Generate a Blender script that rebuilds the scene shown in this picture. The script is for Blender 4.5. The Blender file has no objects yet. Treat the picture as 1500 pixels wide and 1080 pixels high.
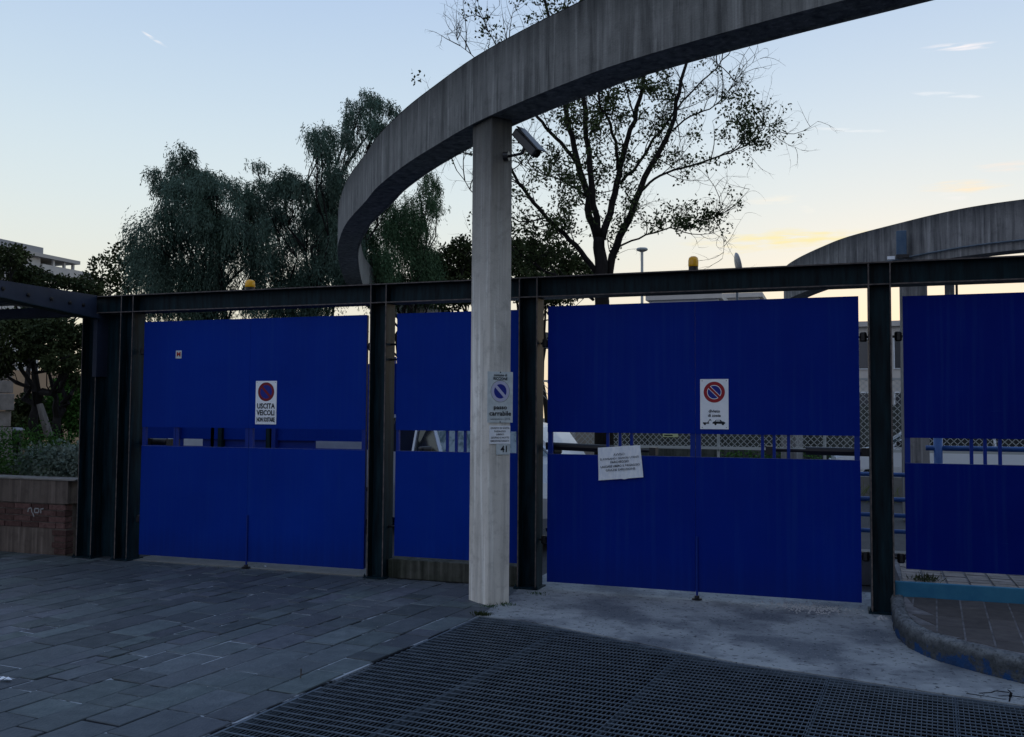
import bpy, bmesh, math, random
import numpy as np
from mathutils import Vector, Matrix
from mathutils.geometry import tessellate_polygon
random.seed(7); rng = np.random.default_rng(7)
R = math.radians
scene = bpy.context.scene
col = scene.collection

# ------------------------------------------------------------------ camera
F = 1380.97; CAM = np.array([7.2044, -8.4444, 1.6])
CR = np.array([0.94444836, 0.32859047, 0.00675321])
CU = np.array([0.01002799, -0.04934884, 0.99873126])
CW = np.array([-0.32850684, 0.94318238, 0.04990254])
cd = bpy.data.cameras.new('camera'); cam = bpy.data.objects.new('camera', cd); col.objects.link(cam)
cd.sensor_width = 36; cd.lens = F / 1500 * 36; cd.clip_end = 2000; cd.clip_start = .05
cam.matrix_world = Matrix([[CR[0], CU[0], -CW[0], CAM[0]], [CR[1], CU[1], -CW[1], CAM[1]], [CR[2], CU[2], -CW[2], CAM[2]], [0, 0, 0, 1]])
scene.camera = cam

def ray(px, py):
    return CW * F + CR * (px - 750) + CU * (540 - py)
def at(px, py, d):                      # point at distance d (metres into the picture)
    return Vector(CAM + ray(px, py) * d / F)
def aty(px, py, y):
    v = ray(px, py); return Vector(CAM + v * (y - CAM[1]) / v[1])
def azel(px, py):
    v = ray(px, py); v = v / np.linalg.norm(v)
    return math.atan2(v[0], v[1]), math.asin(v[2])

# ------------------------------------------------------------------ exposure
scene.view_settings.view_transform = 'Standard'; scene.view_settings.look = 'None'
scene.view_settings.exposure = 0.0; scene.view_settings.gamma = 1.0
scene.view_settings.use_curve_mapping = False
scene.cycles.max_bounces = 6; scene.cycles.diffuse_bounces = 3; scene.cycles.transparent_max_bounces = 12

# ------------------------------------------------------------------ world
SUN_AZ, _ = azel(1330, 590); SUN_EL = R(2.0)
w = bpy.data.worlds.new('World'); scene.world = w; w.use_nodes = True
nt = w.node_tree; nt.nodes.clear(); N = nt.nodes.new; Lk = nt.links.new
out = N('ShaderNodeOutputWorld'); bg = N('ShaderNodeBackground'); Lk(bg.outputs[0], out.inputs[0])
def M(op, a, b=None, c=None, clamp=False, tree=None):
    t = tree or nt; n = t.nodes.new('ShaderNodeMath'); n.operation = op; n.use_clamp = clamp
    for i, x in enumerate((a, b, c)):
        if x is None: continue
        if isinstance(x, (int, float)): n.inputs[i].default_value = x
        else: t.links.new(x, n.inputs[i])
    return n.outputs[0]
tc = N('ShaderNodeTexCoord'); sep = N('ShaderNodeSeparateXYZ'); Lk(tc.outputs['Generated'], sep.inputs[0])
EL = M('ARCSINE', sep.outputs[2]); AZ = M('ARCTAN2', sep.outputs[0], sep.outputs[1])
ramp = N('ShaderNodeValToRGB'); Lk(M('DIVIDE', EL, math.pi / 2, clamp=True), ramp.inputs[0])
cr = ramp.color_ramp; cr.interpolation = 'B_SPLINE'
stops = [(0, (1.0, .86, .62)), (.04, (.98, .90, .70)), (.085, (.94, .94, .84)), (.135, (.84, .95, .97)), (.2, (.69, .85, .99)), (.28, (.51, .68, .95)), (.5, (.44, .61, .96)), (1, (.38, .55, .92))]
cr.elements[0].position = 0; cr.elements[0].color = (*stops[0][1], 1)
cr.elements[1].position = 1; cr.elements[1].color = (*stops[-1][1], 1)
for p, c in stops[1:-1]:
    e = cr.elements.new(p); e.color = (*c, 1)
# away from the sun the horizon is cooler and dimmer
anti = N('ShaderNodeValToRGB'); Lk(M('DIVIDE', EL, math.pi / 2, clamp=True), anti.inputs[0])
ca = anti.color_ramp
for p, c in [(0, (.50, .56, .70)), (1, (.38, .54, .88))]:
    ca.elements[int(p)].position = p; ca.elements[int(p)].color = (*c, 1)
e = ca.elements.new(.15); e.color = (.55, .60, .74, 1)
dotn = N('ShaderNodeVectorMath'); dotn.operation = 'DOT_PRODUCT'; Lk(tc.outputs['Generated'], dotn.inputs[0])
dotn.inputs[1].default_value = (math.sin(SUN_AZ), math.cos(SUN_AZ), 0)
toward = N('ShaderNodeMapRange'); toward.interpolation_type = 'SMOOTHSTEP'; Lk(dotn.outputs['Value'], toward.inputs[0])
toward.inputs[1].default_value = -.6; toward.inputs[2].default_value = .45
def mixc(f, a, b, tree=None, blend='MIX'):
    t = tree or nt; n = t.nodes.new('ShaderNodeMix'); n.data_type = 'RGBA'; n.blend_type = blend
    for i, x in ((0, f), (6, a), (7, b)):
        if isinstance(x, (int, float)): n.inputs[i].default_value = x
        elif isinstance(x, tuple): n.inputs[i].default_value = (*x, 1)
        else: t.links.new(x, n.inputs[i])
    return n.outputs[2]
sky = mixc(toward.outputs[0], anti.outputs[0], ramp.outputs[0])
# warm afterglow low round the sun
g1 = M('POWER', M('MAXIMUM', dotn.outputs['Value'], 0), 14)
g2 = M('POWER', M('SUBTRACT', 1, M('ABSOLUTE', sep.outputs[2])), 12)
sky = mixc(M('MULTIPLY', M('MULTIPLY', g1, g2), .65, clamp=True), sky, (1.0, .84, .54))
nish = N('ShaderNodeTexSky'); nish.sky_type = 'NISHITA'; nish.sun_disc = False
nish.sun_elevation = SUN_EL; nish.sun_rotation = SUN_AZ; nish.dust_density = 1.5
nsc = N('ShaderNodeVectorMath'); nsc.operation = 'SCALE'; Lk(nish.outputs[0], nsc.inputs[0]); nsc.inputs[3].default_value = .10
sky = mixc(.15, sky, nsc.outputs[0])
# thin evening clouds and old contrails, fixed in the sky by direction
cmap = N('ShaderNodeCombineXYZ'); Lk(AZ, cmap.inputs[0]); Lk(EL, cmap.inputs[1])
def cnoise(sx, sy, det=5):
    mp = N('ShaderNodeMapping'); Lk(cmap.outputs[0], mp.inputs[0]); mp.inputs[3].default_value = (sx, sy, 1)
    nz = N('ShaderNodeTexNoise'); Lk(mp.outputs[0], nz.inputs[0]); nz.inputs['Scale'].default_value = 1; nz.inputs['Detail'].default_value = det
    return nz.outputs[0]
n1 = cnoise(30, 260, 7); n2 = cnoise(14, 60)
ns_ = N('ShaderNodeMapRange'); Lk(n1, ns_.inputs[0]); ns_.inputs[1].default_value = .38; ns_.inputs[2].default_value = .66; ns_.inputs[4].default_value = 1.3
clouds = [(208, 46, 244, 70, 2.2, 1.0, (.95, .93, .95)), (1342, 74, 1482, 62, 5, 1.0, (.97, .93, .95)), (1335, 136, 1440, 142, 3.5, .9, (.92, .94, .97)),
          (1190, 188, 1300, 192, 3, .8, (.92, .94, .95)), (1092, 294, 1172, 289, 8, .6, (.98, .92, .80)), (1170, 305, 1195, 309, 5, .5, (.96, .93, .84)),
          (1345, 276, 1482, 271, 8, .85, (1, .86, .66)), (1425, 246, 1530, 236, 9, .6, (.98, .86, .76)), (1370, 287, 1420, 289, 6, .5, (.95, .92, .88)),
          (1000, 356, 1345, 348, 14, .8, (1, .86, .48)), (1080, 350, 1250, 346, 9, .6, (1, .88, .46))]
for x0, y0, x1, y1, h, amt, c in clouds:
    a0, e0 = azel(x0, y0); a1, e1 = azel(x1, y1)
    cx, cy, dx, dy = (a0 + a1) / 2, (e0 + e1) / 2, (a1 - a0) / 2, (e1 - e0) / 2
    L = math.hypot(dx, dy); ux, uy = dx / L, dy / L; H = h / F
    da = M('SUBTRACT', AZ, cx); de = M('SUBTRACT', EL, cy)
    u = M('DIVIDE', M('ADD', M('MULTIPLY', da, ux), M('MULTIPLY', de, uy)), L * 1.1)
    v = M('ADD', M('DIVIDE', M('SUBTRACT', M('MULTIPLY', de, ux), M('MULTIPLY', da, uy)), H * 1.1), M('MULTIPLY', M('SUBTRACT', n2, .5), 2.2))
    r = M('SUBTRACT', 1, M('ADD', M('MULTIPLY', u, u), M('MULTIPLY', v, v)), clamp=True)
    m = M('MULTIPLY', M('MULTIPLY', r, ns_.outputs[0]), amt, clamp=True)
    sky = mixc(m, sky, c)
Lk(sky, bg.inputs[0]); bg.inputs[1].default_value = 1.0

# ------------------------------------------------------------------ sun (just setting behind the gates)
sd = bpy.data.lights.new('sun', 'SUN'); sun = bpy.data.objects.new('sun', sd); col.objects.link(sun)
sd.energy = .08; sd.angle = R(4); sd.color = (1, .72, .45)
sv = Vector((math.sin(SUN_AZ) * math.cos(SUN_EL), math.cos(SUN_AZ) * math.cos(SUN_EL), math.sin(SUN_EL)))
sun.rotation_euler = sv.to_track_quat('Z', 'Y').to_euler()

# ------------------------------------------------------------------ materials
MATS = {}
def mat(name, c, rough=.6, spec=.4, c2=None, scale=8, stretch=(1, 1, 1), bump=0, bscale=60, metal=0, detail=6, rnd=0, contrast=(.35, .65), trans=0, gen=None):
    m = bpy.data.materials.new(name); m.use_nodes = True; t = m.node_tree; b = t.nodes['Principled BSDF']
    b.inputs['Roughness'].default_value = rough; b.inputs['Specular IOR Level'].default_value = spec; b.inputs['Metallic'].default_value = metal
    geo = t.nodes.new('ShaderNodeNewGeometry')
    mp = t.nodes.new('ShaderNodeMapping'); t.links.new(geo.outputs['Position'], mp.inputs[0]); mp.inputs[3].default_value = stretch
    colo = None
    if c2 is not None:
        nz = t.nodes.new('ShaderNodeTexNoise'); t.links.new(mp.outputs[0], nz.inputs[0]); nz.inputs['Scale'].default_value = scale; nz.inputs['Detail'].default_value = detail; nz.inputs['Roughness'].default_value = .6
        mr = t.nodes.new('ShaderNodeMapRange'); t.links.new(nz.outputs[0], mr.inputs[0]); mr.inputs[1].default_value = contrast[0]; mr.inputs[2].default_value = contrast[1]
        colo = mixc(mr.outputs[0], c, c2, tree=t)
    if rnd:
        oi = t.nodes.new('ShaderNodeObjectInfo'); k = t.nodes.new('ShaderNodeMapRange'); t.links.new(oi.outputs['Random'], k.inputs[0])
        k.inputs[3].default_value = 1 - rnd; k.inputs[4].default_value = 1 + rnd
        sc = t.nodes.new('ShaderNodeVectorMath'); sc.operation = 'SCALE'
        if colo is None: sc.inputs[0].default_value = c
        else: t.links.new(colo, sc.inputs[0])
        t.links.new(k.outputs[0], sc.inputs[3]); colo = sc.outputs[0]
    if colo is not None: t.links.new(colo, b.inputs['Base Color'])
    else: b.inputs['Base Color'].default_value = (*c, 1)
    if bump:
        nb = t.nodes.new('ShaderNodeTexNoise'); t.links.new(mp.outputs[0], nb.inputs[0]); nb.inputs['Scale'].default_value = bscale; nb.inputs['Detail'].default_value = 6
        bp = t.nodes.new('ShaderNodeBump'); t.links.new(nb.outputs[0], bp.inputs['Height']); bp.inputs['Strength'].default_value = bump; bp.inputs['Distance'].default_value = .01
        t.links.new(bp.outputs[0], b.inputs['Normal'])
    MATS[name] = m; return m
def nodes_of(m): return m.node_tree, m.node_tree.nodes['Principled BSDF']

def gate_paint(name, c, c2):
    m = mat(name, c, .42, .05, c2, .8, (1, 1, .7), 0, contrast=(.3, .7))
    t, b = nodes_of(m)    # uneven sheet, dust streaks, scuffs and rain marks
    base = b.inputs['Base Color'].links[0].from_socket
    geo = t.nodes.new('ShaderNodeNewGeometry'); mp = t.nodes.new('ShaderNodeMapping'); t.links.new(geo.outputs[0], mp.inputs[0]); mp.inputs[3].default_value = (26, 26, .7)
    nz = t.nodes.new('ShaderNodeTexNoise'); t.links.new(mp.outputs[0], nz.inputs[0]); nz.inputs['Scale'].default_value = 1; nz.inputs['Detail'].default_value = 7
    mr = t.nodes.new('ShaderNodeMapRange'); t.links.new(nz.outputs[0], mr.inputs[0]); mr.inputs[1].default_value = .5; mr.inputs[2].default_value = .8; mr.inputs[4].default_value = .20
    base = mixc(mr.outputs[0], base, (.02, .075, .26), tree=t)
    m2 = t.nodes.new('ShaderNodeMapping'); t.links.new(geo.outputs[0], m2.inputs[0]); m2.inputs[3].default_value = (3, 3, 70); m2.inputs[2].default_value = (0, .12, 0)
    n2 = t.nodes.new('ShaderNodeTexNoise'); t.links.new(m2.outputs[0], n2.inputs[0]); n2.inputs['Scale'].default_value = 1.3; n2.inputs['Detail'].default_value = 3
    r2 = t.nodes.new('ShaderNodeMapRange'); t.links.new(n2.outputs[0], r2.inputs[0]); r2.inputs[1].default_value = .72; r2.inputs[2].default_value = .76; r2.inputs[4].default_value = .22
    base = mixc(r2.outputs[0], base, (.04, .10, .30), tree=t)
    sp = t.nodes.new('ShaderNodeSeparateXYZ'); t.links.new(geo.outputs[0], sp.inputs[0])      # darker towards the foot of the gate, broken up by the streak noise
    sl = t.nodes.new('ShaderNodeMapRange'); t.links.new(M('ADD', sp.outputs[2], M('MULTIPLY', nz.outputs[0], .5, tree=t), tree=t), sl.inputs[0]); sl.inputs[1].default_value = .62; sl.inputs[2].default_value = .28; sl.inputs[4].default_value = .35
    t.links.new(mixc(sl.outputs[0], base, (.012, .022, .10), tree=t), b.inputs['Base Color'])
    nb = t.nodes.new('ShaderNodeTexNoise'); t.links.new(geo.outputs[0], nb.inputs[0]); nb.inputs['Scale'].default_value = 1.7; nb.inputs['Detail'].default_value = 2
    bp = t.nodes.new('ShaderNodeBump'); t.links.new(nb.outputs[0], bp.inputs['Height']); bp.inputs['Strength'].default_value = .5; bp.inputs['Distance'].default_value = .03; t.links.new(bp.outputs[0], b.inputs['Normal'])
    return m
blue = gate_paint('lit_blue_paint', (.0004, .0225, .235), (.0008, .031, .30))  # same blue in lit and shaded tones; rightward loss of skylight painted in
blue_b = gate_paint('dim_blue_paint', (.0003, .0150, .205), (.0006, .0210, .255))
blue_c = gate_paint('shaded_blue_paint', (.0003, .0085, .150), (.0005, .0125, .190))
blue_edge = mat('blue_edge', (.10, .13, .28), .6, .3, (.02, .04, .26), 30)
bluebar = mat('blue_bar', (.004, .025, .22), .5, .2)
steel = mat('dark_steel', (.007, .029, .041), .5, .14, (.0015, .006, .010), 3, (6, 6, .7), .06, 90)
steel_edge = mat('rusty_edge', (.15, .125, .115), .7, .3, (.05, .045, .045), 20)
steel2 = mat('blue_grey_steel', (.030, .042, .075), .5, .25, (.016, .024, .045), 3, (1, 1, 1), .05, 90)
black = mat('black_plastic', (.012, .012, .014), .4, .4)
chrome = mat('grey_metal', (.35, .36, .38), .35, .5, metal=.8)
galv = mat('galvanised', (.125, .16, .195), .5, .3, (.075, .10, .125), 7, metal=.2)
signw = mat('sign_white', (.90, .93, .95), .4, .5, (.80, .84, .88), 9)
signold = mat('sign_faded', (.62, .68, .68), .6, .3, (.50, .56, .56), 22)
paper = mat('paper_white', (.90, .93, .96), .75, .2, (.74, .80, .88), 14, (3, 1, 1), .3, 30)
ink = mat('black_ink', (.012, .015, .02), .6, .2)
inkf = mat('faded_ink', (.10, .11, .12), .7, .2)
red = mat('sign_red', (.32, .012, .02), .5, .3); sblue = mat('sign_blue', (.008, .02, .24), .5, .3)
redd = mat('sign_dark_red', (.20, .008, .02), .5, .3)
lilac = mat('faded_ring', (.50, .50, .66), .6, .3)
amber = mat('amber_dome', (.85, .42, .01), .15, .5)
glass = mat('car_glass', (.008, .011, .012), .06, .2)
wscreen = mat('windscreen_glass', (.07, .11, .125), .03, 1.0)  # base colour lifted to stand in for reflected sky
tyre = mat('tyre_rubber', (.015, .015, .016), .8, .2)
carw = mat('white_car_paint', (.75, .78, .80), .25, .5); cars = mat('silver_car_paint', (.45, .48, .52), .3, .5, metal=.4)
wpaint = mat('white_paint', (.72, .76, .78), .6, .3, (.6, .64, .67), 4)
wire = mat('wire_grey', (.42, .45, .44), .5, .4)
bark = mat('bark', (.028, .025, .024), .9, .1, (.015, .014, .014), 12, (1, 1, .3), .5, 40)
barkl = mat('pale_bark', (.22, .20, .18), .9, .1, (.10, .09, .085), 12, (1, 1, .3), .5, 40)
def leafmat(n, c, c2):
    m = mat(n, c, .8, .08, c2, 1.6, contrast=(.3, .7), detail=3); return m
lf_willow = leafmat('willow_leaf', (.040, .075, .050), (.105, .160, .125))
lf_green = leafmat('green_leaf', (.034, .072, .034), (.075, .130, .065))
lf_dark = leafmat('dark_leaf', (.022, .034, .015), (.055, .070, .026))
lf_poplar = leafmat('small_leaf', (.030, .045, .018), (.065, .09, .035))
lf_bright = leafmat('hedge_leaf', (.035, .09, .018), (.065, .15, .035))
lf_var = leafmat('variegated_leaf', (.05, .085, .055), (.30, .36, .31)); 
asphalt = mat('asphalt', (.05, .052, .055), .85, .3, (.035, .036, .04), 5, (1, 1, 1), .3, 120)
mortar = mat('mortar_bed', (.012, .014, .018), .9, .1, (.34, .38, .42), 2.1, contrast=(.48, .54))
dirt = mat('pit_dirt', (.006, .006, .007), .95, .1)

# slate paving: each stone with its own tone, dusty stains running over several stones
slate = mat('slate_stone', (.070, .086, .098), .6, .3, (.115, .135, .150), 9, (1, 1, 1), .7, 40, rnd=.36)
t, b = nodes_of(slate)
base = b.inputs['Base Color'].links[0].from_socket
oi = t.nodes.new('ShaderNodeObjectInfo'); hs = t.nodes.new('ShaderNodeHueSaturation'); t.links.new(base, hs.inputs['Color'])
t.links.new(M('ADD', M('MULTIPLY', M('FRACT', M('MULTIPLY', oi.outputs['Random'], 7.31, tree=t), tree=t), .10, tree=t), .44, tree=t), hs.inputs['Hue'])
geo = t.nodes.new('ShaderNodeNewGeometry')
nz = t.nodes.new('ShaderNodeTexNoise'); t.links.new(geo.outputs[0], nz.inputs[0]); nz.inputs['Scale'].default_value = 1.1; nz.inputs['Detail'].default_value = 8; nz.inputs['Roughness'].default_value = .65
mr = t.nodes.new('ShaderNodeMapRange'); t.links.new(nz.outputs[0], mr.inputs[0]); mr.inputs[1].default_value = .5; mr.inputs[2].default_value = .72; mr.inputs[4].default_value = .5
t.links.new(mixc(mr.outputs[0], hs.outputs[0], (.19, .205, .22), tree=t), b.inputs['Base Color'])
base = b.inputs['Base Color'].links[0].from_socket
nz = t.nodes.new('ShaderNodeTexNoise'); t.links.new(geo.outputs[0], nz.inputs[0]); nz.inputs['Scale'].default_value = .55; nz.inputs['Detail'].default_value = 6
mr = t.nodes.new('ShaderNodeMapRange'); t.links.new(nz.outputs[0], mr.inputs[0]); mr.inputs[1].default_value = .42; mr.inputs[2].default_value = .60; mr.inputs[4].default_value = .6
t.links.new(mixc(mr.outputs[0], base, (.045, .058, .072), tree=t), b.inputs['Base Color'])

def concrete(name, c, c2, dark, streak=1.0, top=None, rough=.85, span=.42, tamt=.85):
    m = mat(name, c, rough, .25, c2, 3.5, (1, 1, 1), .35, 70)
    t, b = nodes_of(m); base = b.inputs['Base Color'].links[0].from_socket
    geo = t.nodes.new('ShaderNodeNewGeometry'); mp = t.nodes.new('ShaderNodeMapping'); t.links.new(geo.outputs[0], mp.inputs[0]); mp.inputs[3].default_value = (7, 7, .45)
    nz = t.nodes.new('ShaderNodeTexNoise'); t.links.new(mp.outputs[0], nz.inputs[0]); nz.inputs['Scale'].default_value = 1.6; nz.inputs['Detail'].default_value = 7; nz.inputs['Roughness'].default_value = .65
    mr = t.nodes.new('ShaderNodeMapRange'); t.links.new(nz.outputs[0], mr.inputs[0]); mr.inputs[1].default_value = .45; mr.inputs[2].default_value = .66; mr.inputs[4].default_value = streak
    f = mr.outputs[0]
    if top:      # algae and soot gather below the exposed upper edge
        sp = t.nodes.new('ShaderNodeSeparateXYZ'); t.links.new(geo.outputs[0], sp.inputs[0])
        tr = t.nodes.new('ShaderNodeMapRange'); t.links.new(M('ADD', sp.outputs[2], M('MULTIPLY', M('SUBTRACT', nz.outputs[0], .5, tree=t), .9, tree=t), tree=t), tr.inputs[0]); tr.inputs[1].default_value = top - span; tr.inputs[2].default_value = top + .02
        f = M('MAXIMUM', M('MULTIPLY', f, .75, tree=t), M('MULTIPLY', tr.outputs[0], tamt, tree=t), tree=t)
    n3 = t.nodes.new('ShaderNodeTexNoise'); m3 = t.nodes.new('ShaderNodeMapping'); t.links.new(geo.outputs[0], m3.inputs[0]); m3.inputs[3].default_value = (22, 22, .8); t.links.new(m3.outputs[0], n3.inputs[0]); n3.inputs['Scale'].default_value = 1; n3.inputs['Detail'].default_value = 4
    r3 = t.nodes.new('ShaderNodeMapRange'); t.links.new(n3.outputs[0], r3.inputs[0]); r3.inputs[1].default_value = .54; r3.inputs[2].default_value = .64; r3.inputs[4].default_value = .6
    a = mixc(r3.outputs[0], base, tuple(min(1, x * 1.5) for x in c2), tree=t)
    n4 = t.nodes.new('ShaderNodeTexNoise'); t.links.new(geo.outputs[0], n4.inputs[0]); n4.inputs['Scale'].default_value = 9; n4.inputs['Detail'].default_value = 8; n4.inputs['Roughness'].default_value = .7
    r4 = t.nodes.new('ShaderNodeMapRange'); t.links.new(n4.outputs[0], r4.inputs[0]); r4.inputs[1].default_value = .52; r4.inputs[2].default_value = .68; r4.inputs[4].default_value = .4
    a = mixc(r4.outputs[0], a, tuple(x * .45 for x in c), tree=t)
    t.links.new(mixc(f, a, dark, tree=t), b.inputs['Base Color'])
    return m
con_ring = concrete('ring_concrete', (.175, .18, .172), (.215, .218, .208), (.014, .016, .018), .85, 4.86, span=.5)
con_far = concrete('far_ring_concrete', (.20, .20, .20), (.26, .26, .255), (.025, .028, .034), .9, 4.80)
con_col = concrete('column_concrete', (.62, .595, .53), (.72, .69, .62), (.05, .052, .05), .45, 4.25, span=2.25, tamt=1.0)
con_wall = concrete('wall_concrete', (.125, .10, .085), (.17, .14, .12), (.05, .04, .035), .6)
con_plinth = concrete('plinth_concrete', (.032, .038, .026), (.08, .082, .07), (.010, .013, .009), 1.0)
con_thr = mat('threshold_concrete', (.15, .15, .14), .9, .2, (.20, .20, .19), 6, (1, 1, 1), .3, 70)
apron_m = mat('apron_concrete', (.25, .275, .285), .8, .3, (.33, .355, .36), 2.2, (1, 1, 1), 1.0, 30)
t, b = nodes_of(apron_m); base = b.inputs['Base Color'].links[0].from_socket
geo = t.nodes.new('ShaderNodeNewGeometry')
for sc_, lo, hi, amt, cc in ((1.6, .46, .62, .85, (.10, .115, .135)), (7, .52, .64, .4, (.08, .09, .11)), (24, .60, .66, .85, (.03, .035, .045)), (60, .62, .68, .7, (.34, .36, .38))):
    nz = t.nodes.new('ShaderNodeTexNoise'); t.links.new(geo.outputs[0], nz.inputs[0]); nz.inputs['Scale'].default_value = sc_; nz.inputs['Detail'].default_value = 5
    mr = t.nodes.new('ShaderNodeMapRange'); t.links.new(nz.outputs[0], mr.inputs[0]); mr.inputs[1].default_value = lo; mr.inputs[2].default_value = hi; mr.inputs[4].default_value = amt
    base = mixc(mr.outputs[0], base, cc, tree=t)
t.links.new(base, b.inputs['Base Color'])
kerb_m = mat('kerb_concrete', (.10, .11, .12), .9, .2, (.20, .22, .23), 14, (1, 1, 1), 1.0, 60)
t, b = nodes_of(kerb_m); base = b.inputs['Base Color'].links[0].from_socket     # worn blue paint low on the outer face
geo = t.nodes.new('ShaderNodeNewGeometry'); sp = t.nodes.new('ShaderNodeSeparateXYZ'); t.links.new(geo.outputs[0], sp.inputs[0])
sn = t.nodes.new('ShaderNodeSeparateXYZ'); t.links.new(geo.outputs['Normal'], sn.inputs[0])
nz = t.nodes.new('ShaderNodeTexNoise'); t.links.new(geo.outputs[0], nz.inputs[0]); nz.inputs['Scale'].default_value = 5; nz.inputs['Detail'].default_value = 8; nz.inputs['Roughness'].default_value = .7
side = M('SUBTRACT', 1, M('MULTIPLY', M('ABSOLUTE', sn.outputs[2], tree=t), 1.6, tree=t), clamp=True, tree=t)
lowr = t.nodes.new('ShaderNodeMapRange'); t.links.new(sp.outputs[2], lowr.inputs[0]); lowr.inputs[1].default_value = .12; lowr.inputs[2].default_value = .03
pm = t.nodes.new('ShaderNodeMapRange'); t.links.new(M('ADD', nz.outputs[0], M('MULTIPLY', lowr.outputs[0], .16, tree=t), tree=t), pm.inputs[0]); pm.inputs[1].default_value = .62; pm.inputs[2].default_value = .67
n5 = t.nodes.new('ShaderNodeTexNoise'); t.links.new(geo.outputs[0], n5.inputs[0]); n5.inputs['Scale'].default_value = 55; n5.inputs['Detail'].default_value = 5
r5 = t.nodes.new('ShaderNodeMapRange'); t.links.new(n5.outputs[0], r5.inputs[0]); r5.inputs[1].default_value = .50; r5.inputs[2].default_value = .66; r5.inputs[4].default_value = .6
base = mixc(r5.outputs[0], base, (.03, .035, .04), tree=t)
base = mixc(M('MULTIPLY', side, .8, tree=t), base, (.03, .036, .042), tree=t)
t.links.new(mixc(M('MULTIPLY', pm.outputs[0], side, tree=t), base, (.010, .055, .17), tree=t), b.inputs['Base Color'])
bluekerb = mat('blue_painted_kerb', (.02, .13, .24), .7, .25, (.035, .17, .28), 7, (1, 1, 1), .2, 60)
brick_m = mat('brick_red', (.085, .045, .042), .9, .15, (.15, .09, .08), 25, (1, 1, 1), .5, 60, rnd=.3)
tile_m = mat('paver_tile', (.075, .07, .07), .85, .2, (.105, .098, .095), 12, (1, 1, 1), .3, 60, rnd=.2)
tileu_m = mat('paver_tile_pale', (.20, .18, .16), .85, .2, (.28, .25, .23), 14, (1, 1, 1), .3, 60, rnd=.2)
grout = mat('pale_grout', (.22, .22, .23), .9, .1, (.10, .10, .105), 8)
plaster = mat('pale_plaster', (.52, .50, .46), .8, .2, (.46, .44, .41), 2)
plasterw = mat('white_plaster', (.55, .56, .58), .8, .2, (.48, .49, .52), 2)
tan = mat('tan_plaster', (.40, .28, .18), .8, .2)
stoneblk = mat('stone_block', (.22, .20, .18), .9, .15, (.30, .27, .25), 9, (1, 1, 1), .4, 50, rnd=.15)
windowm = mat('window_glass', (.03, .035, .045), .1, .7)
grassm = mat('grass_blade', (.10, .15, .03), .8, .1, (.14, .17, .05), 3)

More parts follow.
